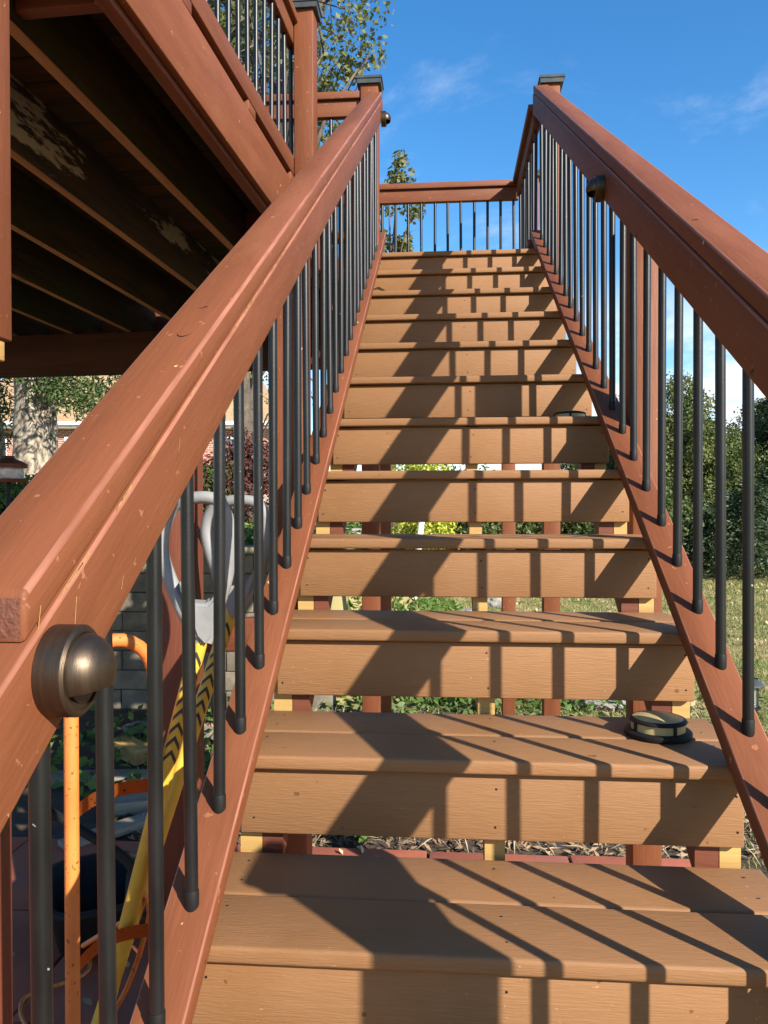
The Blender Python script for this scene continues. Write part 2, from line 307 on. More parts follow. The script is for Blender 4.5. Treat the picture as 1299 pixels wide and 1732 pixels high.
# ------------------------------------------------------------------ ground
def sm(a, b, x): t = np.clip((x - a) / (b - a), 0, 1); return t * t * (3 - 2 * t)
def ground_h(x, y):
    bank = (1 - sm(-0.85, 0.35, x)) * np.where(x < -0.85, sm(4.74, 4.86, y), sm(4.74, 6.6, y)) * 1.15
    hill = (1 - sm(0.0, 9.0, x)) * sm(6, 30, y) * 0.5
    return GZ + bank + hill + (0.02 * np.sin(x * 1.3 + y * 0.7) + 0.015 * np.sin(y * 2.1 - x)) * sm(3.0, 5.0, y)
def build_ground():
    xs = np.unique(np.concatenate([np.linspace(-120, -12, 16), np.linspace(-12, -1, 30), np.linspace(-1, 1, 22), np.linspace(1, 14, 30), np.linspace(14, 120, 14)]))
    ys = np.unique(np.concatenate([np.linspace(-60, -3, 10), np.linspace(-3, 4.6, 14), np.linspace(4.62, 5.0, 14), np.linspace(5, 16, 40), np.linspace(16, 60, 20), np.linspace(60, 300, 10)]))
    X, Y = np.meshgrid(xs, ys); Z = ground_h(X, Y); V = np.stack([X, Y, Z], -1).reshape(-1, 3)
    n = len(xs); i, j = np.meshgrid(np.arange(len(ys) - 1), np.arange(n - 1), indexing='ij'); a = (i * n + j).ravel()
    F = np.stack([a, a + 1, a + n + 1, a + n], 1)
    tag(ob('lawn', mesh_arr('lawn', V, F, 'lawn', True), Matrix.Identity(4)), 'mown lawn of patchy green and straw coloured grass around the staircase', 'lawn', kind='structure')
build_ground()
def sheet(name, poly, z, m, label, cat):
    bm = bmesh.new(); bm.faces.new([bm.verts.new((x, y, 0)) for x, y in poly]); bmesh.ops.subdivide_edges(bm, edges=bm.edges[:], cuts=2, use_grid_fill=True)
    return tag(ob(name, mesh_bm(name, bm, m), Matrix.Translation((0, 0, z))), label, cat, kind='structure')
sheet('soil_bed', [(-2.9, 2.1), (2.0, 2.1), (2.3, 3.4), (1.6, 4.5), (-2.9, 4.72)], GZ + 0.006, 'soil', 'bare dark soil bed behind the red paving under the stairs', 'soil')
pat = sheet('patio', [(-4.2, -2.6), (1.15, -2.6), (1.15, 2.25), (-4.2, 2.25)], GZ + 0.008, 'soil', 'red painted concrete paving under the deck and stairs', 'patio')
PW = 0.595
for i in range(9):
    for j in range(8):
        x = -4.2 + PW * (i + .5); y = 2.25 - PW * (j + .5)
        o = ob('paver', box_mesh(PW - 0.010, PW - 0.010, 0.045, 'paver', 0.005), Matrix.Translation((x, y, GZ + 0.012 + random.uniform(-.003, .003))) @ Euler((random.uniform(-.004, .004), random.uniform(-.004, .004), random.uniform(-.004, .004))).to_matrix().to_4x4(), pat)

# ------------------------------------------------------------------ staircase
stairs = thing('staircase', (0.11, 0, GZ), 'open-backed outdoor staircase with brown composite treads and risers climbing to the landing', 'staircase')
TXL, TXR = -0.350, 0.578
def tread_mesh(depth, m):
    return box_mesh(TXR - TXL, depth, TT, m, 0.0055, 3)
bw = (TD - 0.004) / 2
sc = []
for k in range(KBOT, KTOP):
    y0 = k * RUN; z = k * RISE + TT / 2
    for n in range(2):
        yc = y0 + bw / 2 + n * (bw + 0.004)
        t = ob('tread_board', tread_mesh(bw, 'composite'), Matrix.Translation(((TXL + TXR) / 2, yc, z + random.uniform(-.0006, .0006))) @ Matrix.Rotation(random.choice((0, math.pi)), 4, 'Z'), stairs)
        for X in (-0.300, 0.128, 0.535):
            for q in (0.28, 0.74): sc.append(((X + random.uniform(-.006, .006), y0 + n * (bw + .004) + bw * q, k * RISE + TT + .0006), (0, 0, 1)))
for k in range(KBOT, KTOP + 1):
    ob('riser_board', box_mesh(RXR - RXL, 0.020, RH - 0.002, 'composite', 0.003), Matrix.Translation(((RXL + RXR) / 2 + random.uniform(-.004, .004), k * RUN + RO + 0.010, k * RISE - RH / 2 - 0.002)), stairs)
    for X in (-0.306, 0.128, 0.538):
        for q in (0.028, 0.096): sc.append(((X + random.uniform(-.005, .005), k * RUN + RO, k * RISE - q + random.uniform(-.004, .004)), (0, -1, 0)))
screws(sc, stairs)
def stringer(x0, x1, m, drop=0.24, name='stringer'):
    """notched stringer cut to the steps"""
    bm = bmesh.new(); low = lambda y: max(SL * y - drop, GZ + 0.03)
    cols = []
    for k in range(KBOT, KTOP + 1):
        ya = k * RUN + RO + 0.0215; yb = (k + 1) * RUN + RO + 0.0215 if k < KTOP else ya + 0.16
        cols.append((ya, yb, k * RISE - 0.0008))
    prev = None
    for ya, yb, zt in cols:
        q = {}
        for X in (x0, x1):
            q[X] = [bm.verts.new((X, y, z)) for y, z in ((ya, low(ya)), (yb, low(yb)), (yb, zt), (ya, zt))]
        A_, B_ = q[x0], q[x1]
        bm.faces.new(A_[::-1]); bm.faces.new(B_)
        bm.faces.new((A_[0], A_[1], B_[1], B_[0])[::-1]); bm.faces.new((A_[2], A_[3], B_[3], B_[2])[::-1])
        zl = prev if prev is not None else low(ya)
        v = [bm.verts.new(p) for p in ((x0, ya, zl), (x1, ya, zl), (x1, ya, zt), (x0, ya, zt))]; bm.faces.new(v)
        prev = zt
    v = [bm.verts.new(p) for p in ((x0, yb, low(yb)), (x0, yb, zt), (x1, yb, zt), (x1, yb, low(yb)))]; bm.faces.new(v)
    bmesh.ops.remove_doubles(bm, verts=bm.verts, dist=1e-5)
    return ob(name, mesh_bm(name, bm, m), Matrix.Identity(4), stairs)
for x0, x1, m in ((-0.333, -0.293, 'treated'), (0.110, 0.146, 'treated'), (0.516, 0.552, 'treated')): stringer(x0, x1, m)
for x0, x1 in ((-0.2915, -0.255), (0.474, 0.5145)): stringer(x0, x1, 'stain_dark', 0.21)
def post(name, x0, x1, y0, y1, z0, z1, parent, m='stain'): return board(name, (x0, y0, z0), (x1, y1, z1), m, parent, 0.004, axis=2)
post('support_post', -0.73, -0.64, 0.98, 1.07, GZ + .03, 1.0, stairs, 'stain_dark')
post('support_post', -0.70, -0.61, -0.04, 0.05, GZ + .03, 0.42, stairs, 'stain_dark')
board('side_brace', (-0.638, 1.00, 0.25), (-0.336, 1.04, 0.34), 'stain_dark', stairs)
board('side_brace', (-0.608, -0.02, -0.46), (-0.336, 0.02, -0.37), 'stain_dark', stairs)

# ------------------------------------------------------------------ stair railings
def stair_rail(side, label):
    L = side < 0
    e = thing('stair_railing', (-0.32 if L else 0.565, -0.6, -0.40), label, 'railing', 'raked railings of the staircase')
    xi = (lambda a, b: (-0.289 - b, -0.289 - a)) if L else (lambda a, b: (0.520 + a, 0.520 + b * 1.02))
    H = (lambda h: h) if L else (lambda h: 1.303 - 1.03 * (1.303 - h))      # the lawn-side rails sit a little lower
    yb = -0.80 if L else -0.555; yt = 3.055 if L else 3.16
    slope_board('cap_rail', *xi(0.0, 0.079), H(0.8205), H(0.862), -0.476 if L else yb, yt, 'stain', e, 0.0048)
    slope_board('sub_rail', *xi(-0.0032, 0.052), H(0.713), H(0.8195), yb, yt - 0.004, 'stain', e, 0.0036)
    xb = (-0.360, -0.289) if L else (0.515, 0.584)
    slope_board('bottom_rail', *xb, 0.0008, 0.044, yb, 3.30 if L else 3.25, 'stain', e, 0.003)
    bx = -0.3215 if L else 0.555; s0, pitch = (0.012, 0.134) if L else (0.030, 0.1325)
    for i in range(-4, 25):
        y = s0 + pitch * i
        if y > (3.05 if L else 3.15): continue
        baluster(bx + random.uniform(-.0015, .0015), y, TT + 0.050 + SL * y, TT + H(0.735) + SL * y, e)
    if L: P = [(-0.455, -0.365, 1.17, 1.26, 1.46, False), (-0.407, -0.312, 3.062, 3.152, 2.925, True)]
    else: P = [(0.588, 0.690, -0.66, -0.56, 0.69, True), (0.588, 0.674, 1.245, 1.331, 1.50, False), (0.574, 0.664, 3.165, 3.255, 2.940, True)]
    for x0, x1, y0, y1, z1, cp in P:
        p = post('post', x0, x1, y0, y1, GZ + .03, z1, e)
        if cp: post_cap(x0, x1, y0, y1, z1 + .006, p)
    return e
railL = stair_rail(-1, 'red-brown raked stair railing on the side of the raised deck')
railR = stair_rail(1, 'red-brown raked stair railing on the side of the open lawn')
# flaked edges and a knot crack on the sunlit railing
def flakes():
    cap = [c for c in railL.children if c.name.startswith('cap_rail')][0]
    bm = bmesh.new(); r = random.Random(3)
    def P(X, y, h): return Vector((X, y, TT + h + SL * y))
    for n in range(46):   # bare slivers along the joint between cap and sub rail
        y = r.uniform(-0.46, 2.6) if n > 16 else r.uniform(-0.46, 0.5); l = r.uniform(0.006, 0.030) * (1 if n > 9 else 1.7); w = r.uniform(0.0007, 0.0018); h = 0.8205 + r.uniform(-.0005, .0025); X = -0.2854
        bm.faces.new([bm.verts.new(P(X, y, h)), bm.verts.new(P(X, y + l, h + r.uniform(-.0005, .0005))), bm.verts.new(P(X, y + l * .9, h + w)), bm.verts.new(P(X, y + l * .2, h + w))])
    for y, h0, h1 in ((-0.455, 0.835, 0.815), (-0.40, 0.80, 0.765), (-0.13, .79, .775), (-0.30, .745, .735)):   # scratches on the faces
        X = -0.2885 if h0 > .8205 else -0.2855
        bm.faces.new([bm.verts.new(P(X, y, h0)), bm.verts.new(P(X, y + .0012, h0)), bm.verts.new(P(X, y - .004, h1)), bm.verts.new(P(X, y - .0052, h1))])
    ob('bare_wood_flakes', mesh_bm('flakes', bm, 'treated'), Matrix.Identity(4), cap)['kind'] = 'stuff'
    bm = bmesh.new(); c = (-0.327, 0.012)
    pts = [(c[0] + .0105 * math.cos(a), c[1] + .017 * math.sin(a)) for a in np.linspace(rad(185), rad(352), 14)]
    prev = None
    for i, (x, y) in enumerate(pts):
        w = .0012 * math.sin(math.pi * (i + .6) / 14) + .0002; q = (bm.verts.new(P(x, y, 0.8626)), bm.verts.new(P(x, y + w * 1.8, 0.8626)))
        if prev: bm.faces.new((prev[0], q[0], q[1], prev[1]))
        prev = q
    ob('knot_crack', mesh_bm('knot', bm, 'rubber'), Matrix.Identity(4), cap)
flakes()

# ------------------------------------------------------------------ rail lights
def rail_light(X, y, z, side, label, lit=False):
    """round bronze down-light on the inner face of a sub rail; side=+1 faces +X"""
    e = thing('rail_light', (X, y, z), label, 'light', 'bronze rail lights')
    R = Matrix.Translation((X, y, z)) @ Matrix.Rotation(rad(90) * side, 4, 'Y')   # local Z -> outward
    if side > 0: R = R @ Matrix.Rotation(0, 4, 'Z')
    r = 0.0382
    ob('base_ring', lathe_mesh('ring', [(0, 0.0005), (r, 0.0005), (r, 0.023), (r - .0025, .0255), (r - .006, .0255), (r - .0062, .0235), (0, .0235)], 'bronze', 48, 'lring'), R, e)
    # hood: dome with its lower part cut away along a slanted plane
    bm = bmesh.new(); bmesh.ops.create_uvsphere(bm, u_segments=40, v_segments=24, radius=r - .0065)
    bmesh.ops.bisect_plane(bm, geom=bm.verts[:] + bm.edges[:] + bm.faces[:], plane_co=(0, 0, 0), plane_no=(0, 0, -1), clear_outer=True)
    # "down" in local frame
    dn = R.to_3x3().inverted() @ Vector((0, 0, -1))
    bmesh.ops.bisect_plane(bm, geom=bm.verts[:] + bm.edges[:] + bm.faces[:], plane_co=dn * 0.016, plane_no=(dn + Vector((0, 0, 0.12))).normalized(), clear_outer=True)
    bmesh.ops.solidify(bm, geom=bm.faces[:], thickness=0.0016)
    me = mesh_bm('hood', bm, 'bronze', True); me.set_sharp_from_angle(angle=rad(40))
    ob('hood', me, R @ Matrix.Translation((0, 0, .0237)) @ Matrix.Diagonal((1, 1, .84, 1)), e)
    ob('lens', lathe_mesh('lens', [(0, .026), (r - .012, .026), (r - .012, .0238)], 'bronze_dark', 32, 'llens'), R, e)
rail_light(-0.2862, -0.437, 0.5105, 1, 'bronze domed rail light beside the square end of the cap rail')
rail_light(-0.2862, 2.955, 2.660, 1, 'bronze domed rail light at the top of the railing near the deck')
rail_light(0.5168, 1.314, 1.600, -1, 'bronze domed rail light on the shaded railing by the lawn')

# ------------------------------------------------------------------ landing with its railing
land = thing('landing', (0.11, 3.7, GZ), 'composite landing platform on red posts at the head of the stairs', 'landing')
for i in range(9):
    y = KTOP * RUN + 0.072 + i * 0.150
    ob('deck_board', box_mesh(TXR - TXL + .04, 0.146, TT, 'composite', 0.0055, 3), Matrix.Translation(((TXL + TXR) / 2 , y, KTOP * RISE + TT / 2)), land)
for X in (-0.33, 0.11, 0.51): board('joist', (X, 3.30, LZ - TT - .19), (X + .038, 4.36, LZ - TT - .001), 'stain_dark', land)
board('rim_board', (-0.35, 4.365, LZ - TT - .19), (.578, 4.40, LZ - TT - .001), 'stain', land)
for x0, y0 in ((0.43, 4.22), (-0.42, 4.22)): post('post', x0, x0 + .089, y0, y0 + .089, GZ + .0, LZ - TT - .193, land)
board('beam', (-0.42, 4.315, LZ - .41), (.53, 4.355, LZ - .224), 'stain_dark', land)
def flat_rail(name, p, q, label, zdeck, n, cats, skip=(), parent_loc=None, posts=(), mat_='stain', out=None, bottom=True, spread=None, topz=0.862):
    """level railing from p to q (xy)"""
    p = Vector((*p, 0)); q = Vector((*q, 0)); d = (q - p); Ln = d.length; a = math.atan2(d.y, d.x)
    e = thing(name, (p.x, p.y, zdeck), label, cats, 'level railings of the landing and the deck')
    Mx = Matrix.Translation((p.x, p.y, zdeck)) @ Matrix.Rotation(a, 4, 'Z')
    bd = lambda nm, c0, c1, m=mat_: board(nm, c0, c1, m, e, 0.0045, Mx)
    bd('cap_rail', (0, -0.045, topz - .040), (Ln, 0.040, topz))
    bd('sub_rail', (0.002, -0.026, topz - .128), (Ln - .002, 0.014, topz - .0405))
    if bottom: bd('bottom_rail', (0.002, -0.045, 0.078), (Ln - .002, 0.040, 0.116))
    for i in range(n):
        x = (i + .5) * Ln / n if spread is None else spread[0] + i * spread[1]
        w = Mx @ Vector((x, -.006, 0)); baluster(w.x, w.y, zdeck + .122, zdeck + topz - .11, e)
    for x0, x1, y0, y1, z0, z1 in posts:
        pp = post('post', x0, x1, y0, y1, z0, z1, e); post_cap(x0, x1, y0, y1, z1 + .006, pp)
    return e
flat_rail('landing_railing', (-0.890, 4.30), (0.548, 4.30), 'level red-brown railing along the far edge of the landing', LZ, 16, 'railing', spread=(0.0478, 0.0907))
flat_rail('landing_railing', (0.545, 3.270), (0.545, 4.24), 'level red-brown railing along the lawn side of the landing', LZ, 8, 'railing', posts=((0.592, 0.682, 4.262, 4.352, LZ - .22, LZ + .90),))
flat_rail('landing_railing', (-0.95, 3.115), (-0.412, 3.115), 'short level railing joining the tall capped post to the raised deck', LZ, 5, 'railing', topz=0.873)

# ------------------------------------------------------------------ raised deck (turned 3.2 degrees against the stair)
KD = 1.12
DO = Vector((-0.679, 1.828, 0)); DZ = 2.168
DM = Matrix.Translation(DO) @ Matrix.Rotation(rad(-3.2), 4, 'Z')
deck = thing('raised_deck', (-2.2, 2.4, GZ), 'raised timber deck seen from below with dark weathered joists and red rim', 'deck')
dk = lambda nm, a, b, m='stain_dark', bev=0.004: board(nm, a, b, m, deck, bev, DM)
Y0, Y1, XW = -1.62, 2.75, -4.2
dk('fascia', (-0.026, Y0, 1.888), (0, Y1, 2.118), 'stain')
dk('rim_joist', (-0.0665, Y0 + .002, 1.872), (-0.027, Y1, 2.139), 'stain_dark')
JX = [-0.335 - 0.432 * i for i in range(9)]
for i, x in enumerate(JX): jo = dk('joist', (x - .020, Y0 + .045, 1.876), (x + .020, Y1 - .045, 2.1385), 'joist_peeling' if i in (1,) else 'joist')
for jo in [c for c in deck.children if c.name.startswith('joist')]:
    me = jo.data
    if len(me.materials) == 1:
        me.materials.append(MATS['joist_bounce_lit'])
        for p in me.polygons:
            if p.normal.z < -.9: p.material_index = 1  # undersides only get the painted bounce light
dk('end_joist', (XW, Y0 + .003, 1.873), (-0.068, Y0 + .041, 2.139)); dk('end_joist', (XW, Y1 - .041, 1.873), (-0.068, Y1 - .003, 2.139))
dk('blocking', (JX[0] + .022, -1.02, 1.905), (-0.068, -0.98, 2.10)); dk('blocking', (JX[0] + .022, .86, 1.90), (-0.068, .90, 2.10))
nb = int((Y1 - Y0) / 0.146)
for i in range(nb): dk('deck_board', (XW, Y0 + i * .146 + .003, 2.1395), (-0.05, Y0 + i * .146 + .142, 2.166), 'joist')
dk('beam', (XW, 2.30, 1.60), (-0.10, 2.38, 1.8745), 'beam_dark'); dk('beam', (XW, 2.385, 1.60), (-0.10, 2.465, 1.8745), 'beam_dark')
for x in (-3.9,):
    dk('post', (x - .07, 2.31, GZ), (x + .07, 2.45, 1.599))
# hanging end of the near corner post
board('hanging_post', (-0.985, 0.44, 1.00), (-0.885, 0.53, 2.138), 'stain', deck, .004, axis=2); board('hanging_post_core', (-0.965, 0.455, .955), (-0.893, 0.515, .9995), 'treated', deck, .003)
dr = thing('deck_railing', (DO.x, DO.y, DZ), 'red-brown deck railing with black balusters high above the stairs', 'railing', 'level railings of the landing and the deck')
dq = lambda nm, a, b, m='stain': board(nm, a, b, m, dr, 0.004, DM)
dq('bottom_rail', (-0.040, Y0, 2.158), (0.0, 0.69, 2.244))
dq('sub_rail', (-0.038, Y0, 2.755), (0.0, 0.69, 2.845)); dq('cap_rail', (-0.075, Y0, 2.846), (0.022, 0.69, 2.886))
for y in (-1.45, -0.66, -0.02, 0.6): dq('spacer_block', (-0.036, y - .045, 2.1195), (-0.001, y + .045, 2.1575))
i = 0; y = 0.63
while y > Y0 + .05:
    w = DM @ Vector((-0.02, y, 0)); baluster(w.x, w.y, 2.2445, 2.78, dr, foot=False); y -= 0.108
pw = DM @ Vector((0.047, 0.645, 0))
pp = board('post', (0.002, 0.60, 1.86), (0.092, 0.69, 2.93), 'stain', dr, 0.004, DM, axis=2)
post_cap(pw.x - .045, pw.x + .045, pw.y - .045, pw.y + .045, 2.936, pp)

# ------------------------------------------------------------------ solar step lights
def step_light(x, y, z, label, rz=0.0, tilt=0.0):
    e = thing('step_light', (x, y, z), label, 'light', 'round solar step lights')
    M = Matrix.Translation((x, y, z)) @ Euler((tilt, 0, rz)).to_matrix().to_4x4()
    ob('base', lathe_mesh('base', [(0, 0.0005), (.0610, .0005), (.0625, .003), (.0625, .009), (.0590, .012), (.048, .0122), (0, .0122)], 'rubber', 40, 'slb'), M, e)
    ob('diffuser', lathe_mesh('diff', [(.0500, .0123), (.0490, .031), (0, .031)], 'lens_cream', 40, 'sld'), M, e)
    ob('top_ring', lathe_mesh('ring', [(.0468, .0345), (.0510, .0330), (.0535, .0300), (.0530, .0275), (.0495, .0272)], 'rubber', 40, 'slr'), M, e)
    ob('top_lens', lathe_mesh('tl', [(.0470, .0338), (.036, .0372), (.018, .0398), (0, .0405)], 'lens_cream', 40, 'slt'), M, e)
    for k in range(4):
        a = rad(90 * k - 18)
        ob('rib', box_mesh(.0045, .0065, .0165, 'rubber', .001), M @ Matrix.Translation((.0505 * math.cos(a), .0505 * math.sin(a), .0200)) @ Matrix.Rotation(a, 4, 'Z'), e)
step_light(0.448, 0.455, RISE + TT, 'round black solar light with cream lens on the second tread of the stairs', 0.7)
step_light(0.462, 5 * RUN + .19, 5 * RISE + TT, 'round black solar light half hidden under a riser midway up the stairs', 0.2)
def dry_leaf():
    p = (-0.262, 9 * RUN + .03, 9 * RISE + TT + .001); bm = bmesh.new(); g = []
    for i in range(7):
        u = i / 6; w = .014 * math.sin(math.pi * u) ** .7 + .0006; row = []
        for v in (-1, 0, 1): row.append(bm.verts.new(((u - .5) * .075, v * w, .010 * abs(v) * math.sin(math.pi * u) + .006 * math.sin(u * 5) + .006)))
        g.append(row)
    for a, b in zip(g, g[1:]):
        for k in range(2): bm.faces.new((a[k], a[k + 1], b[k + 1], b[k]))
    bmesh.ops.solidify(bm, geom=bm.faces[:], thickness=.0008)
    tag(ob('dry_leaf', mesh_bm('dry_leaf', bm, 'straw', True), Matrix.Translation(p) @ Matrix.Rotation(.25, 4, 'Z')), 'small pale curled dry leaf on a high tread beside the railing', 'leaf')
dry_leaf()

# ------------------------------------------------------------------ things under the stairs
def bez(pts, n=16):
    """Catmull-Rom through points"""
    P = [Vector(p) for p in pts]; P = [P[0] * 2 - P[1]] + P + [P[-1] * 2 - P[-2]]; out = []
    for i in range(1, len(P) - 2):
        for t in np.linspace(0, 1, n, endpoint=False):
            a, b, c, d = P[i - 1:i + 3]
            out.append(0.5 * ((2 * b) + (c - a) * t + (2 * a - 5 * b + 4 * c - d) * t * t + (3 * b - 3 * c + d - a) * t ** 3))
    out.append(P[-2]); return out
def digger():
    d0 = 1.80
    top = at_d(340, 1075, d0); foot = at_z(128, 1905, GZ + .03)
    top2 = at_d(392, 1030, d0 + .22); foot2 = at_z(112, 1905, GZ + .03)
    e = thing('post_hole_digger', foot, 'post hole digger with grey loop grips and yellow chevron shafts leaning behind the balusters', 'tool')
    for n, (t, f) in enumerate(((top, foot), (top2, foot2))):
        ax = (t - f).normalized(); f2 = f + ax * 0.22
        s = tube('shaft', [f2, f2 + (t - f2) * .5, t + ax * .02], [.0190, .0190, .0190], 'shaft_yellow', e, 14)
        # chevrons on the camera side
        bm = bmesh.new(); vd = (Vector(CAM) - t); vd = (vd - ax * vd.dot(ax)).normalized(); sd_ = ax.cross(vd)
        for i in range(8):
            c = t - ax * (.050 + i * .034)
            for sg in (-1, 1):
                pr = None
                for a_ in (0.0, .3, .6, .9):
                    dz = .010 - .026 * a_ / .9
                    cu = [bm.verts.new(c + (vd * math.cos(a_) + sd_ * math.sin(a_) * sg) * .0199 + ax * (dz + w_) - f2) for w_ in (-.006, .006)]
                    if pr: bm.faces.new((pr[0], cu[0], cu[1], pr[1]))
                    pr = cu
        ob('chevron_print', mesh_bm('chevron', bm, 'print_black'), Matrix.Translation(f2), s)['kind'] = 'stuff'
        # loop grip: plane roughly facing the camera
        side = sd_; up = ax
        if n == 0: C = [(342, 1085), (300, 1010), (274, 930), (290, 862), (330, 842), (372, 850), (388, 900), (384, 970), (362, 1040), (345, 1085)]
        else: C = [(394, 1035), (372, 980), (350, 905), (362, 860), (400, 846), (440, 856), (450, 905), (438, 970), (412, 1010), (396, 1035)]
        dd = d0 if n == 0 else d0 + .22
        pts = bez([at_d(a, b, dd + .02 * math.sin(i)) for i, (a, b) in enumerate(C)], 8)
        rr = [.0145 + .006 * (abs(i / (len(pts) - 1) - .5) * 2) ** 2 for i in range(len(pts))]
        g = tube('loop_grip', pts, rr, 'grip_grey', e, 12)
        wtop = at_d(*(345, 1000) if n == 0 else (398, 975), dd)
        W_ = [(300, 985), (322, 1020), (352, 1022), (380, 985), (372, 1040), (360, 1078), (346, 1094), (331, 1078), (316, 1035)] if n == 0 else [(372, 965), (385, 990), (412, 992), (436, 955), (425, 1000), (408, 1035), (396, 1050), (386, 1036), (378, 1000)]
        bm = bmesh.new(); o_ = t.copy(); bm.faces.new([bm.verts.new(at_d(a, b, dd - .030) - o_) for a, b in W_])
        ex = bmesh.ops.extrude_face_region(bm, geom=bm.faces[:]); vs_ = [v for v in ex['geom'] if isinstance(v, bmesh.types.BMVert)]; bmesh.ops.translate(bm, vec=-vd * .052, verts=vs_)
        bmesh.ops.recalc_face_normals(bm, faces=bm.faces); bmesh.ops.bevel(bm, geom=[ed for ed in bm.edges if ed.calc_face_angle(0) > .6], offset=.006, segments=3, affect='EDGES')
        ob('grip_web', mesh_bm('web', bm, 'grip_grey', False), Matrix.Translation(o_), e)
        # blade
        bm = bmesh.new(); rows = []
        for i in range(7):
            u = i / 6; row = []
            for v in np.linspace(-1, 1, 7): row.append(bm.verts.new((.065 * (1 - .25 * u * u) * math.sin(v * .9), .035 * (math.cos(v * .9) - 1) * (1 if n else -1), .25 - u * .25)))
            rows.append(row)
        for a, b in zip(rows, rows[1:]):
            for k in range(6): bm.faces.new((a[k], a[k + 1], b[k + 1], b[k]))
        bmesh.ops.solidify(bm, geom=bm.faces[:], thickness=.003)
        ob('blade', mesh_bm('blade', bm, 'steel', True), Matrix.Translation(f - Vector((0, 0, .02))) @ ax.to_track_quat('Z', 'Y').to_matrix().to_4x4(), e)
digger()
def hand_truck():
    d = 1.66
    A = at_d(122, 1500, d); B = at_d(262, 1500, 1.80); B.z = A.z; zt = at_d(200, 1092, d).z
    e = thing('hand_truck', (A.x, A.y, GZ), 'orange tubular hand truck with flaking paint standing behind the railing', 'hand truck')
    g = GZ + .04; r = .0155
    arch = [(A.x, A.y, g), (A.x, A.y, 0.0), (A.x + .0, A.y, zt - .13)]
    top = []
    for t in np.linspace(0, 1, 15):
        p = A.lerp(B, (1 - math.cos(math.pi * t)) / 2); top.append((p.x, p.y, zt - .10 + .10 * math.sin(math.pi * t)))
    tube('frame', arch + top + [(B.x, B.y, zt - .13), (B.x, B.y, 0), (B.x, B.y, g)], r, 'orange_paint', e, 14)
    for z in (-0.02, -0.36, -0.66):
        p = []
        for t in np.linspace(0, 1, 11):
            q = A.lerp(B, t) + Vector((.35, -.42, 0)).normalized() * -.05 * math.sin(math.pi * t); p.append((q.x, q.y, z + .015 * t))
        bm = bmesh.new(); o = Vector(p[0]); pr = None
        for q in p:
            q = Vector(q) - o; cur = [bm.verts.new(q + Vector((0, 0, s * .016))) for s in (-1, 1)]
            if pr: bm.faces.new((pr[0], cur[0], cur[1], pr[1]))
            pr = cur
        bmesh.ops.solidify(bm, geom=bm.faces[:], thickness=.004)
        ob('cross_strap', mesh_bm('strap', bm, 'orange_paint', True), Matrix.Translation(o), e)
    dirn = (B - A); nrm = Vector((dirn.y, -dirn.x, 0)).normalized()
    Mt = Matrix.Translation(((A + B) / 2).to_3d() * 1) ; mid = (A + B) / 2
    ang = math.atan2(dirn.y, dirn.x)
    ob('toe_plate', box_mesh(dirn.length + .06, .20, .006, 'orange_paint', .002), Matrix.Translation((mid.x + nrm.x * .11, mid.y + nrm.y * .11, GZ + .042)) @ Matrix.Rotation(ang, 4, 'Z'), e)
    for P_ in (A, B):
        s = -1 if P_ is A else 1; c = P_ - nrm * .11 + dirn.normalized() * s * .0
        R = Matrix.Translation((c.x, c.y, GZ + .13)) @ Matrix.Rotation(ang, 4, 'Z') @ Matrix.Rotation(rad(90), 4, 'Y')
        w = ob('wheel', lathe_mesh('tyre', [(.055, -.02), (.085, -.026), (.098, -.015), (.098, .015), (.085, .026), (.055, .02), (.055, -.02)], 'rubber', 28, 'tyre'), R, e)
        ob('rim', lathe_mesh('rim', [(0, -.014), (.056, -.018), (.056, .018), (0, .014)], 'steel', 24, 'rim'), R, w)
    tube('axle', [(A.x - nrm.x * .11, A.y - nrm.y * .11, GZ + .13), (B.x - nrm.x * .11, B.y - nrm.y * .11, GZ + .13)], .009, 'steel', e)
hand_truck()
def cord():
    P = [at_d(140, 1600, 1.95), at_d(185, 1572, 1.93), at_d(228, 1545, 1.90), at_d(240, 1510, 1.90), at_d(250, 1560, 1.92), at_d(205, 1690, 1.98), at_z(120, 1800, GZ + .05), at_z(60, 1760, GZ + .045), at_z(40, 1690, GZ + .045), at_z(150, 1640, GZ + .045), at_z(120, 1560, GZ + .045)]
    o = tube('extension_cord', bez(P, 8), .0065, 'orange_paint', None, 8)
    tag(o, 'thin orange cord looped over the tools behind the railing', 'cord')
cord()
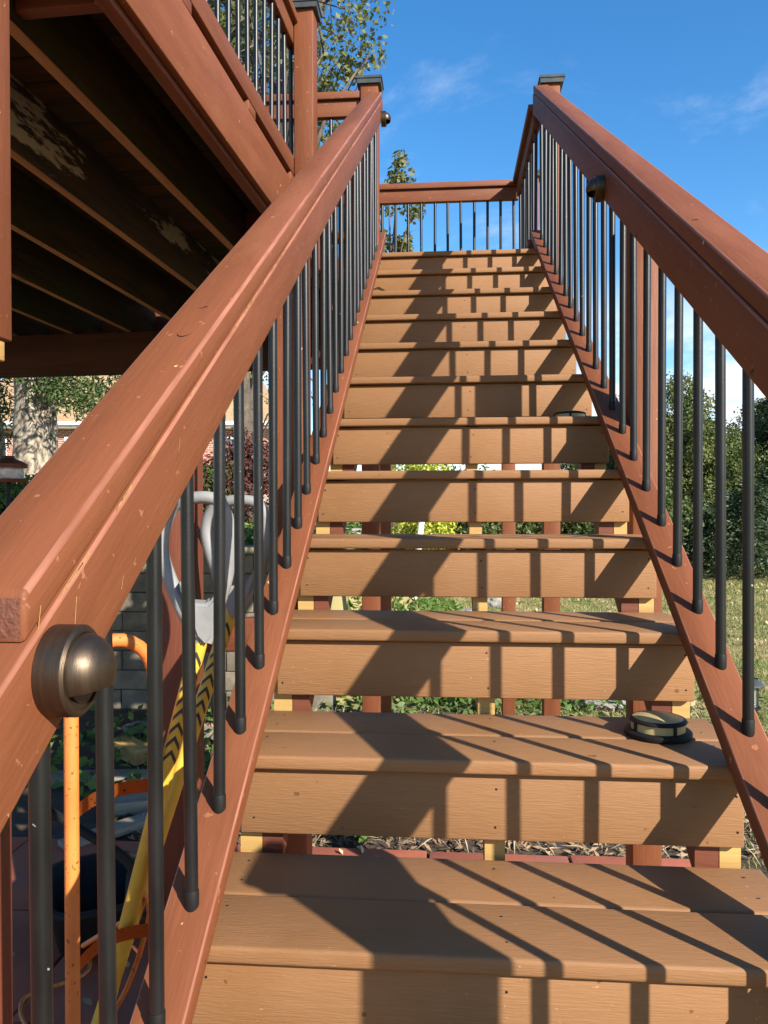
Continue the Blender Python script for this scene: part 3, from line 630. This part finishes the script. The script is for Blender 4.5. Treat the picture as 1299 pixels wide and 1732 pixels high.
def cart():
    c = at_z(150, 1610, GZ + .03); c = Vector((c.x, c.y + .05, GZ + .03))
    e = thing('garden_cart', c, 'black plastic garden cart with a bent tube handle on the red paving', 'cart')
    bm = bmesh.new(); rings = []
    for k, z in ((.60, .05), (.64, .05), (.80, .19), (.85, .20), (.85, .215), (.77, .215), (.62, .08), (.55, .07)):
        rings.append([bm.verts.new((.19 * k * math.copysign(abs(math.cos(a)) ** .55, math.cos(a)), .26 * k * math.copysign(abs(math.sin(a)) ** .55, math.sin(a)), z)) for a in np.linspace(0, 2 * math.pi, 28, endpoint=False)])
    for a, b in zip(rings, rings[1:]):
        for k in range(28): bm.faces.new((a[k], a[(k + 1) % 28], b[(k + 1) % 28], b[k]))
    bm.faces.new(rings[0][::-1]); bm.faces.new(rings[-1]); bmesh.ops.recalc_face_normals(bm, faces=bm.faces)
    ob('tub', mesh_bm('tub', bm, 'black_plastic', True), Matrix.Translation(c) @ Matrix.Rotation(.5, 4, 'Z'), e)
    P = [at_d(218, 1560, 2.12), at_d(231, 1500, 2.12), at_d(214, 1455, 2.12), at_d(150, 1412, 2.15), at_d(78, 1370, 2.2)]
    P[0].z = max(P[0].z, GZ + .22)
    tube('handle', bez([c + Vector((.08, .10, .19))] + P, 8), .0135, 'black_plastic', e, 12)
    for s in (-1, 1):
        R = Matrix.Translation(c + Vector((s * .16, .16, .055))) @ Matrix.Rotation(rad(90), 4, 'Y')
        ob('wheel', lathe_mesh('cw', [(0, -.02), (.07, -.02), (.078, -.012), (.078, .012), (.07, .02), (0, .02)], 'rubber', 24, 'cw'), R, e)
cart()
def lumber(px, py, ln, w, t, rz, tilt, m, label):
    p = at_z(px, py, GZ + t / 2 + .02); o = ob('offcut_board', box_mesh(ln, w, t, m, .002), Matrix.Translation(p + Vector((0, 0, abs(math.sin(tilt)) * ln / 2))) @ Euler((0, tilt, rz)).to_matrix().to_4x4())
    tag(o, label, 'lumber', 'lumber offcuts behind the railing')
lumber(160, 1315, 0.62, .14, .038, 0.12, 0.0, 'grey_wood', 'weathered grey board lying flat beside the stone wall bed')
lumber(222, 1268, 0.34, .13, .085, -0.7, 0.0, 'treated', 'short pale timber block with its sawn end showing')
lumber(300, 1240, 0.80, .14, .04, -0.35, -0.05, 'grey_wood', 'long grey board slanting behind the yellow shafts')
lumber(205, 1400, 0.55, .09, .038, 0.9, 0.0, 'grey_wood', 'narrow grey stick of lumber on the paving edge by the cart handle')
lumber(225, 1355, 0.30, .2, .06, 0.3, 0.0, 'grey_wood', 'squat grey offcut lying near the hand truck straps')

# ------------------------------------------------------------------ retaining wall, stones, path lantern
rw = thing('retaining_wall', (-3.3, 4.72, GZ), 'low wall of tan concrete blocks holding the bank behind the deck', 'wall')
BL, BH, BD = 0.40, 0.145, 0.22
for c in range(8):
    x = -0.78 - (BL / 2 if c % 2 else 0); n = 0
    while x > -6.0 and n < 14:
        ob('block', box_mesh(BL - .006, BD, BH - .004, 'wall_block', .008), Matrix.Translation((x - BL / 2, 4.62 + .008 * c + random.uniform(-.006, .006), GZ + BH * (c + .5))) @ Matrix.Rotation(random.uniform(-.012, .012), 4, 'Z'), rw); x -= BL; n += 1
for n in range(10):
    ob('capstone', box_mesh(.55, .30, .055, 'wall_block', .008), Matrix.Translation((-0.98 - n * .556, 4.675, GZ + BH * 8 + .0285)), rw)
def rock(name, c, s, seed, label, group, m='stone', cat='stone'):
    r = random.Random(seed); bm = bmesh.new(); bmesh.ops.create_icosphere(bm, subdivisions=3, radius=1)
    from mathutils import noise
    for v in bm.verts:
        n = noise.noise(v.co * 1.3 + Vector((seed, 0, 0))) * .35 + noise.noise(v.co * 3.1 + Vector((0, seed, 0))) * .12
        v.co *= 1 + n; v.co.z = max(min(v.co.z, .75), -.5); v.co = Vector((v.co.x * s[0], v.co.y * s[1], v.co.z * s[2]))
    tag(ob(name, mesh_bm(name, bm, m), Matrix.Translation(c) @ Matrix.Rotation(r.uniform(0, 3), 4, 'Z')), label, cat, group)
def gz(x, y): return float(ground_h(np.array(x, float), np.array(y, float)))
def on_ground(px, d0):
    """ground point on the photo column px at distance d0"""
    p = at_d(px, 900, d0); return Vector((p.x, p.y, gz(p.x, p.y)))
STONE_L = ['long pale stone on the bank next to the red landing post', 'squat pale stone on the bank behind the black plant pot', 'pale stone on the bank at the foot of the white downspout', 'grey stone in the grass beyond the middle stringer', 'flat wide flagstone in the weeds behind the round step light', 'small grey stone in the grass near the golden shrub']
for i, (px, d, s) in enumerate(((588, 8.2, (.30, .2, .13)), (625, 8.6, (.22, .2, .12)), (700, 9.5, (.22, .2, .10)), (838, 11, (.22, .2, .13)), (1012, 5.9, (.26, .2, .06)), (795, 10.2, (.16, .15, .1)))):
    c = on_ground(px, d); rock('garden_stone', c + Vector((0, 0, s[2] * .3)), s, i + 2, STONE_L[i], 'garden stones beyond the stairs')
def pipe():
    a = on_ground(700, 7.6); b = a + Vector((.07, .05, .75))
    e = thing('downspout', a, 'white plastic downspout standing on the bank beyond the stairs', 'pipe')
    tube('pipe', [a, b], .033, 'white_plastic', e, 12); tube('elbow', bez([b, b + Vector((.01, .01, .06)), b + Vector((.07, .03, .11)), b + Vector((.14, .05, .12))], 5), .036, 'white_plastic', e, 12)
pipe()
def pot():
    c = on_ground(663, 7.9); o = ob('plant_pot', lathe_mesh('plant_pot', [(0, 0), (.10, 0), (.135, .20), (.15, .20), (.15, .235), (.132, .235), (.125, .19), (0, .185)], 'black_plastic', 28), Matrix.Translation(c))
    tag(o, 'empty black plastic plant pot on the bank beyond the stairs', 'pot')
pot()
def lantern():
    c = Vector((1.90, 3.80, GZ)); e = thing('path_lantern', c, 'black solar path lantern with clear panes on a stake in the lawn', 'lantern')
    T = lambda z: Matrix.Translation(c + Vector((0, 0, z)))
    tube('stake', [c, c + Vector((0, 0, .27))], .0095, 'rubber', e, 10)
    ob('lower_plate', lathe_mesh('lp', [(0, 0), (.05, 0), (.062, .008), (.062, .018), (0, .02)], 'rubber', 28), T(.268), e)
    ob('glass', lathe_mesh('gl', [(.045, 0), (.045, .125)], 'lantern_glass', 24), T(.288), e)
    for k in range(4):
        a = rad(90 * k + 35); p = c + Vector((.053 * math.cos(a), .053 * math.sin(a), 0)); tube('bar', [p + Vector((0, 0, .284)), p + Vector((0, 0, .418))], .004, 'rubber', e, 8)
    ob('roof', lathe_mesh('rf', [(0, 0), (.082, 0), (.085, .007), (.080, .014), (.058, .032), (.030, .040), (0, .042)], 'cap_metal', 28), T(.412), e)
    ob('bulb_holder', lathe_mesh('bh', [(0, 0), (.020, 0), (.026, .012), (.010, .022), (0, .024)], 'white_plastic', 20), T(.2875), e)
mg = mat('lantern_glass', (0.75, 0.78, 0.75), 0.08); mg.node_tree.nodes['Principled BSDF'].inputs['Transmission Weight'].default_value = 0.85
mg.node_tree.nodes['Principled BSDF'].inputs['IOR'].default_value = 1.1
lantern()

# ------------------------------------------------------------------ plants
def leaf_quads(P, Nrm, size, asp=0.55, rs=rng):
    """folded diamond leaves at points P, random orientation biased to Nrm; returns V,F"""
    n = len(P); d = rs.normal(size=(n, 3)) * .8 + Nrm; d /= np.linalg.norm(d, axis=1, keepdims=True) + 1e-9
    a = rs.normal(size=(n, 3)); t = np.cross(d, a); t /= np.linalg.norm(t, axis=1, keepdims=True) + 1e-9; b = np.cross(d, t)
    s = (size * rs.uniform(.6, 1.35, n))[:, None]
    V = np.stack([P - t * s * .5, P + b * s * asp * .5 + d * s * .08, P + t * s * .5, P - b * s * asp * .5 + d * s * .08], 1).reshape(-1, 3)
    F = np.arange(4 * n).reshape(-1, 4); return V, F
def clump_points(centers, radii, per, rs=rng, shell=0.5):
    P = []; Nn = []
    for c, r in zip(centers, radii):
        v = rs.normal(size=(per, 3)); v /= np.linalg.norm(v, axis=1, keepdims=True); q = v * (rs.uniform(shell, 1, (per, 1)) ** .6) * r
        P.append(np.asarray(c) + q); Nn.append(v * .8 + np.array([0, 0, .5]))
    return np.concatenate(P), np.concatenate(Nn)
def tree(name, base, h, rx, label, cat, group, lm, bark, nclump, per, leaf, trunk_r, crown0=0.3, shell=.3, rz=None, clr=(0.10, 0.2), seed=1, top=0.9, squash=.8, nlimb=9):
    rs = np.random.default_rng(seed); base = Vector(base); e = thing(name, base, label, cat, group)
    bm = bmesh.new(); n = 9; pts = []; 
    bend = rs.normal(size=(n, 2)) * .03 * h * .3
    for i in range(n): u = i / (n - 1); pts.append(Vector((bend[i, 0] * u, bend[i, 1] * u, u * h * top)))
    tube_bm(bm, pts, [trunk_r * (1 - .85 * i / (n - 1)) * (1.25 if i == 0 else 1) for i in range(n)], 10)
    cents = []; rads = []
    hc = h * (1 + crown0) / 2; hh = h * (1 - crown0) / 2; ry = rx
    while len(cents) < nclump:
        v = rs.uniform(-1, 1, 3)
        if 0.05 < v @ v < 1.0:
            w = .9 if v[2] < .2 else 1 - .35 * v[2]
            cents.append((v[0] * rx * w, v[1] * ry * w, hc + v[2] * hh)); rads.append(rs.uniform(*clr) * (rx + hh) )
    for k in range(nlimb):
        c = Vector(cents[int(k * len(cents) / nlimb)]); u = max(.12, min(.8, (c.z - .25 * h * rs.random()) / h * .8)); a = Vector((0, 0, u * h)); mid = a.lerp(c, .5) + Vector((0, 0, .05 * h))
        tube_bm(bm, [a, mid, c], [trunk_r * .38, trunk_r * .22, trunk_r * .06], 6)
        for q in range(3):
            b2 = mid.lerp(c, rs.random()); tip = b2 + Vector(rs.normal(size=3)) * rx * .22; tube_bm(bm, [b2, b2.lerp(tip, .5), tip], [trunk_r * .12, trunk_r * .08, trunk_r * .03], 4)
    bmesh.ops.recalc_face_normals(bm, faces=bm.faces)
    ob('trunk', mesh_bm('trunk', bm, bark, True), Matrix.Translation(base), e)
    P, Nn = clump_points(cents, rads, per, rs, shell); P[:, 2] = hc + (P[:, 2] - hc)
    V, F = leaf_quads(P, Nn, leaf, .6, rs)
    ob('crown', mesh_arr('crown', V, F, lm), Matrix.Translation(base), e)
    return e
def conifer(base, h, r, label, group, seed, lm='needle', per=16):
    rs = np.random.default_rng(seed); base = Vector(base); e = thing('evergreen_tree', base, label, 'tree', group)
    bm = bmesh.new(); tube_bm(bm, [(0, 0, 0), (0, 0, h * .5), (0, 0, h * .98)], [h * .022, h * .014, h * .003], 8); Vs = []; Fs = []; nv = 0
    P = []; D = []
    for k in range(int(h * 34)):
        u = rs.random() ** .8; z = h * (.04 + .95 * u); a = rs.uniform(0, 6.283); ln = r * (1 - u) ** .85 * rs.uniform(.6, 1.12) + .06
        for t in np.linspace(.15, 1, per):
            p = np.array([math.cos(a) * ln * t, math.sin(a) * ln * t, z - ln * .32 * t * t + .05 * math.sin(t * 3)])
            for q in range(3): P.append(p + rs.normal(size=3) * (.035 + .05 * t)); D.append((math.cos(a), math.sin(a), -.2))
    P = np.array(P); D = np.array(D); n = len(P); d = D + rs.normal(size=(n, 3)) * .55; d /= np.linalg.norm(d, axis=1, keepdims=True)
    s = np.cross(d, rs.normal(size=(n, 3))); s /= np.linalg.norm(s, axis=1, keepdims=True); L = rs.uniform(.07, .16, n)[:, None]
    V = np.stack([P, P + d * L * .5 + s * .016, P + d * L, P + d * L * .5 - s * .016], 1).reshape(-1, 3)
    ob('trunk', mesh_bm('trunk', bm, 'bark_dark', True), Matrix.Translation(base), e)
    ob('crown', mesh_arr('crown', V, np.arange(4 * n).reshape(-1, 4), lm), Matrix.Translation(base), e)
def shrub(name, base, rx, h, label, lm, nclump, per, leaf, seed, group=None, cat='shrub'):
    rs = np.random.default_rng(seed); base = Vector(base); e = thing(name, base, label, cat, group); bm = bmesh.new(); cents = []; rads = []
    for k in range(nclump):
        v = rs.normal(size=3); v /= np.linalg.norm(v); v *= rs.uniform(.35, .85); c = (v[0] * rx * .8, v[1] * rx * .8, h * (.52 + .40 * v[2])); cents.append(c); rads.append(rs.uniform(.16, .3) * (rx + h * .5))
        if k < 14: tube_bm(bm, [(c[0] * .12, c[1] * .12, -.02), (c[0] * .5, c[1] * .5, c[2] * .55), c], [.018, .012, .004], 5)
    ob('stems', mesh_bm('stems', bm, 'bark_dark', True), Matrix.Translation(base), e)
    P, Nn = clump_points(cents, rads, per, rs, .5); P[:, 2] = np.maximum(P[:, 2], .01); V, F = leaf_quads(P, Nn, leaf, .55, rs)
    ob('foliage', mesh_arr('foliage', V, F, lm), Matrix.Translation(base), e)
# the wood beyond the lawn
G1 = 'trees of the wood beyond the lawn'
WOOD = [(1085, 21, 4.6, 2.0, 0), (1140, 18.5, 4.9, 1.6, 1), (1172, 19.2, 4.3, 1.5, 0), (1215, 22, 3.3, 1.7, 1), (1262, 24, 3.5, 1.8, 0), (1318, 20.5, 4.9, 1.7, 1), (1380, 19, 5.4, 1.9, 0), (1030, 24, 4.2, 1.9, 1), (1460, 21, 5.6, 2.0, 0)]
for i, (px, d, h, r, kd) in enumerate(WOOD):
    b = on_ground(px, d)
    tree('woodland_tree', b, h * .9, r, (['olive green tree of the wood rising just past the red mid post of the railing'] if i == 1 else ['dense dark green leafy tree at the edge of the wood beyond the lawn'] if kd == 0 else ['olive green open tree at the edge of the wood beyond the lawn'])[0], 'tree', G1, ['leaf_wood', 'leaf_wood_olive'][kd], 'bark_dark', 85, 560, .074, .09, crown0=.03, seed=20 + i, clr=(.06, .15), shell=.25, nlimb=10)
for i, (px, d, h, r) in enumerate(((1205, 15.3, 1.35, .6), (1270, 15.1, 1.9, .75), (1165, 15.6, 1.1, .7), (1240, 16.2, 1.7, .9), (1335, 15.4, 2.4, 1.0), (1300, 16.6, 2.2, 1.0))):
    conifer(on_ground(px, d), h, r, 'dark spiky young evergreen at the foot of the wood beyond the lawn', 'young evergreens at the foot of the wood', 50 + i)
# hedge-like shrubs seen through the gaps between treads and beside them
for i, (px, d, r, h) in enumerate(((800, 14, .9, 2.2), (905, 14.6, 1.0, 2.1), (1000, 14.2, 1.0, 2.1), (1075, 15.4, 1.1, 2.2), (745, 15, .9, 1.9))):
    shrub('dark_shrub', on_ground(px, d), r, h, ['dark green shrub beyond the middle stringer, right of the golden shrub', 'dark green shrub seen behind the two red landing posts', 'dark green shrub seen under the treads beside the lawn-side stringer', 'dark green shrub at the corner where the wood meets the stairs', 'dark green shrub directly behind the golden shrub'][i], 'leaf_wood', 26, 260, .085, 70 + i, 'dark shrubs beyond the stairs')
shrub('golden_shrub', on_ground(708, 8.3), .37, 1.95, 'bright yellow-green leafy shrub seen between the stair treads', 'leaf_yellow', 34, 330, .040, 80)
# left side: tree behind the deck, pine trunks, hedge, purple shrub
b = on_ground(478, 10.5); tree('leafy_tree', b, 8.8, 1.4, 'loose airy tree with small olive leaves rising behind the deck railing', 'tree', None, 'leaf_tree', 'bark_dark', 48, 130, .080, .13, crown0=.58, seed=7, clr=(.055, .12), shell=.15, nlimb=22, top=.85)
b = on_ground(664, 11.0); tree('slender_tree', b, 5.55, .58, 'slender small-leaved tree showing through the far landing railing', 'tree', None, 'leaf_tree', 'bark_dark', 24, 85, .080, .06, crown0=.50, seed=23, clr=(.06, .12), shell=.15, nlimb=14, top=.85)
b = on_ground(415, 12.5); tree('leafy_tree', b, 10.5, 1.9, 'dense leafy tree filling the view through the deck balusters', 'tree', None, 'leaf_tree', 'bark_dark', 110, 170, .10, .16, crown0=.45, seed=17, clr=(.06, .13), shell=.15, nlimb=22, top=.9)
b = on_ground(425, 17.5); tree('leafy_tree', b, 5.6, 1.9, 'thin branched tree half bare in front of the brick house', 'tree', None, 'leaf_tree', 'bark_dark', 34, 60, .085, .10, crown0=.35, seed=11, clr=(.06, .13), shell=.15, nlimb=20)
def big_trunk(px, d, r, label, seed, lean=0.0):
    rs = np.random.default_rng(seed); base = on_ground(px, d); e = thing('pine_tree', base, label, 'tree', 'big pines beyond the deck')
    bm = bmesh.new(); n = 26; pts = [Vector((lean * i / n * 4, 0, 6.5 * i / (n - 1))) for i in range(n)]
    tube_bm(bm, pts, [r * (1.15 - .45 * i / n) * (1 + rs.normal() * .03) for i in range(n)], 26)
    from mathutils import noise
    for v in bm.verts:
        c = Vector((0, 0, v.co.z)); q = noise.noise(Vector((v.co.x * 7, v.co.y * 7, v.co.z * 1.6)) + Vector((seed, 0, 0))); v.co += (v.co - c).normalized() * q * r * .38 if (v.co - c).length > 1e-4 else Vector()
    for k in range(7):
        a = rs.uniform(0, 6.28); z = rs.uniform(1.5, 5.8); tip = Vector((math.cos(a) * 1.6, math.sin(a) * 1.6, z + rs.uniform(-.2, .5))); tube_bm(bm, [(0, 0, z), tip * .5 + Vector((0, 0, z * .5)), tip], [r * .22, r * .14, r * .04], 7)
    bmesh.ops.recalc_face_normals(bm, faces=bm.faces)
    ob('trunk', mesh_bm('trunk', bm, 'bark', True), Matrix.Translation(base), e)
    cents = [(rs.normal() * .95 + .25, rs.normal() * .9 + .3, rs.uniform(1.25, 2.6) if q_ < 22 else rs.uniform(2.4, 6.2)) for q_ in range(46)]; P, Nn = clump_points(cents, [rs.uniform(.25, .5) for _ in cents], 240, rs, .2)
    V, F = leaf_quads(P, Nn, .11, .22, rs); ob('crown', mesh_arr('crown', V, F, 'leaf_pine'), Matrix.Translation(base), e)
big_trunk(54, 8.8, .20, 'thick pale-barked pine trunk beside the hanging bird feeder', 3, .035)
big_trunk(-28, 9.4, .20, 'thick pale-barked pine trunk at the far end of the hedge', 5, -.01)
for i, (px, d, r, h) in enumerate(((15, 7.2, .55, .74), (-60, 7.4, .6, .8), (100, 7.6, .5, .66))):
    shrub('clipped_hedge', on_ground(px, d), r, h, ['low green hedge bush under the bird feeder', 'low green hedge bush in front of the farther pine trunk', 'low green hedge bush at the foot of the nearer pine trunk'][i], 'leaf_hedge', 26, 260, .045, 90 + i, 'low hedge on the bank')
shrub('purple_shrub', on_ground(405, 9.6), .62, 1.35, 'purple-leaved shrub on the bank in front of the brick house', 'leaf_purple', 30, 230, .055, 95)
shrub('dark_shrub', on_ground(352, 9.4), .30, 1.0, 'small dark green bush beside the purple-leaved shrub', 'leaf_wood', 16, 200, .05, 96)
def feeder():
    d = 5.2; c = at_d(14, 798, d); c.z -= .06; g = gz(c.x, c.y)
    e = thing('bird_feeder', (c.x, c.y, g), 'bird feeder with dark red-brown roof and clear sides on a pole', 'bird feeder')
    tube('pole', [(c.x, c.y, g), (c.x, c.y, c.z)], .016, 'rubber', e)
    T = Matrix.Translation(c)
    ob('tray', lathe_mesh('tray', [(0, -.01), (.11, -.01), (.12, .012), (.11, .012), (0, 0)], 'stain_dark', 24), T, e)
    ob('seed_jar', lathe_mesh('jar', [(.09, .005), (.098, .02), (.098, .075), (.085, .09)], 'feeder_glass', 24), T, e)
    ob('roof', lathe_mesh('froof', [(0, .088), (.125, .088), (.128, .112), (.085, .135), (.045, .150), (.04, .168), (0, .17)], 'stain_dark', 8), T, e)
mat('feeder_glass', (0.62, 0.62, 0.66), 0.25, (0.35, 0.34, 0.36), 30)
feeder()
# house
def house():
    c = on_ground(300, 27.0); e = thing('brick_house', c, 'red brick house with tan shingle roof and white trim beyond the bank', 'house')
    a = YAW + .02; M = Matrix.Translation(c) @ Matrix.Rotation(a, 4, 'Z')
    H = 3.62 - 0.648 + .648 - c.z - .1; W0, W1 = -8.2, 3.15; D_ = 7.0
    bd = lambda nm, p0, p1, m, par=e: board(nm, p0, p1, m, par, .004, M)
    wl = ob('wall', box_mesh(W1 - W0, D_, H, 'house_brick', 0), M @ Matrix.Translation(((W0 + W1) / 2, D_ / 2, H / 2)), e)
    bm = bmesh.new(); o = .45; A = [bm.verts.new(v) for v in ((W0 - o, -o, H), (W1 + o, -o, H), (W1 + o, D_ + o, H), (W0 - o, D_ + o, H), (W0 + 2.2, D_ / 2, H + 3.0), (W1 - 1.2, D_ / 2, H + 3.0))]
    for f in ((0, 1, 5, 4), (1, 2, 5), (2, 3, 4, 5), (3, 0, 4), (3, 2, 1, 0)): bm.faces.new([A[i] for i in f])
    ob('roof', mesh_bm('roof', bm, 'roof_shingle'), M @ Matrix.Translation((0, 0, .02)), e)
    bd('gutter', (W0 - .5, -.57, H - .10), (W1 + .5, -.455, H + .03), 'white_trim'); bd('soffit', (W0 - .4, -.45, H - .19), (W1 + .4, -.03, H - .105), 'white_trim')
    for x in (-6.4, -3.4, -0.4, 2.05):
        z0, z1 = H - 1.75, H - .45
        f = bd('window', (x - .50, -.05, z0), (x + .50, -.004, z1), 'white_trim')
        for i in range(2):
            for j in range(3):
                bd('pane', (x - .42 + i * .43, -.062, z0 + .10 + j * .385), (x - .42 + i * .43 + .40, -.0515, z0 + .10 + j * .385 + .35), 'window_dark', f)
        bd('sill', (x - .56, -.09, z0 - .07), (x + .56, -.003, z0 - .001), 'white_trim', f)
    bd('downspout', (W1 - .25, -.10, .0), (W1 - .15, -.005, H - .19), 'white_trim')
    bd('foundation', (W0 - .03, -.03, -.3), (W1 + .03, -.001, .25), 'stone')
house()
# ------------------------------------------------------------------ ground cover and grass (stuff)
def scatter(name, n, region, fn, m, label, cat, size, asp=.6, up=.6, zr=(0.0, .05), seed=1, keep=None):
    rs = np.random.default_rng(seed); x = rs.uniform(region[0], region[1], n); y = rs.uniform(region[2], region[3], n)
    if keep is not None: k = keep(x, y, rs); x = x[k]; y = y[k]
    z = ground_h(x, y) + rs.uniform(*zr, len(x)); P = np.stack([x, y, z], 1); V, F = leaf_quads(P, np.tile([0, 0, up], (len(x), 1)), size, asp, rs)
    return tag(ob(name, mesh_arr(name, V, F, m), Matrix.Identity(4)), label, cat, kind='stuff')
scatter('bark_mulch', 9000, (-1.6, 2.1, 2.28, 4.4), None, 'mulch', 'scattered bark chips and twigs on the soil behind the paving', 'mulch', .05, .3, 1.5, (.012, .03), 3)
scatter('dry_twigs', 3800, (-1.4, 2.2, 2.29, 4.6), None, 'straw', 'pale dry stalks lying over the bark mulch', 'twigs', .11, .05, 2.0, (.02, .05), 4)
def patchy(cx, cy, sx, sy): 
    def k(x, y, rs): return rs.random(len(x)) < np.exp(-(((x - cx) / sx) ** 2 + ((y - cy) / sy) ** 2)) * (0.35 + .65 * (np.sin(x * 6 + y * 3) * np.sin(y * 7 - x * 2) > -.2))
    return k
scatter('ivy', 1600, (-1.0, .3, 2.36, 3.0), None, 'leaf_ivy', 'green ivy leaves creeping at the edge of the red paving', 'ivy', .075, .75, .7, (.01, .11), 5, patchy(-.42, 2.62, .30, .16))
scatter('ivy', 2600, (-3.0, -.6, 2.4, 4.5), None, 'leaf_ivy', 'dark green low plants in the shade under the deck', 'ground cover', .07, .7, .7, (.01, .13), 9, patchy(-1.6, 3.5, .7, .7))
scatter('ground_cover', 17000, (-1.2, 2.6, 4.2, 6.6), None, 'leaf_hedge', 'leafy weeds and clover growing beyond the stairs', 'ground cover', .055, .6, .6, (.0, .09), 6, patchy(.4, 5.2, 1.2, .8))
scatter('ground_cover', 1500, (.7, 1.6, 2.4, 4.2), None, 'leaf_hedge', 'weeds along the lawn edge beside the stair railing', 'ground cover', .05, .6, .6, (.0, .09), 7, patchy(1.05, 3.2, .3, .8))
scatter('bank_plants', 16000, (-4.0, .3, 4.85, 9.5), None, 'leaf_hedge', 'sunlit low plants covering the bank above the block wall', 'ground cover', .075, .4, .5, (.0, .12), 8)
scatter('leaf_litter', 700, (-3.0, .6, -.2, 2.25), None, 'straw', 'a few dry leaves blown onto the red paving', 'leaf litter', .045, .6, 1.6, (.040, .05), 12, lambda x, y, rs: rs.random(len(x)) < .35)
scatter('leaf_litter', 2600, (.8, 9, 2.2, 15), None, 'straw', 'dry fallen leaves scattered over the lawn', 'leaf litter', .055, .6, 1.2, (.02, .05), 13)
def grass():
    rs = np.random.default_rng(2); n = 170000
    u = rs.random(n); y = 1.0 + 16.5 * u ** 1.25; x = rs.uniform(.65, 1, n) * 0 + rs.uniform(0, 1, n) * (2.0 + y * .62) + np.where(y > 4.6, .0, .72)
    k = ~((y < 4.5) & (x < 1.15 + .25 * np.sin(y * 3))); x = x[k]; y = y[k]; n = len(x)
    z = ground_h(x, y); h = rs.uniform(.014, .042, n) * (1 + .03 * y); a = rs.uniform(0, 6.283, n); w = .0028 * (1 + .16 * y)
    b = np.stack([x, y, z - .004], 1); s = np.stack([np.cos(a) * w, np.sin(a) * w, 0 * a], 1); ln = rs.normal(size=(n, 2)) * .55
    t = b + np.stack([ln[:, 0] * h, ln[:, 1] * h, h], 1)
    V = np.stack([b - s, b + s, t], 1).reshape(-1, 3)
    tag(ob('grass', mesh_arr('grass', V, np.arange(3 * n).reshape(-1, 3), 'grass_blade'), Matrix.Identity(4)), 'short patchy grass blades of the lawn beside the stairs', 'grass', kind='stuff')
grass()
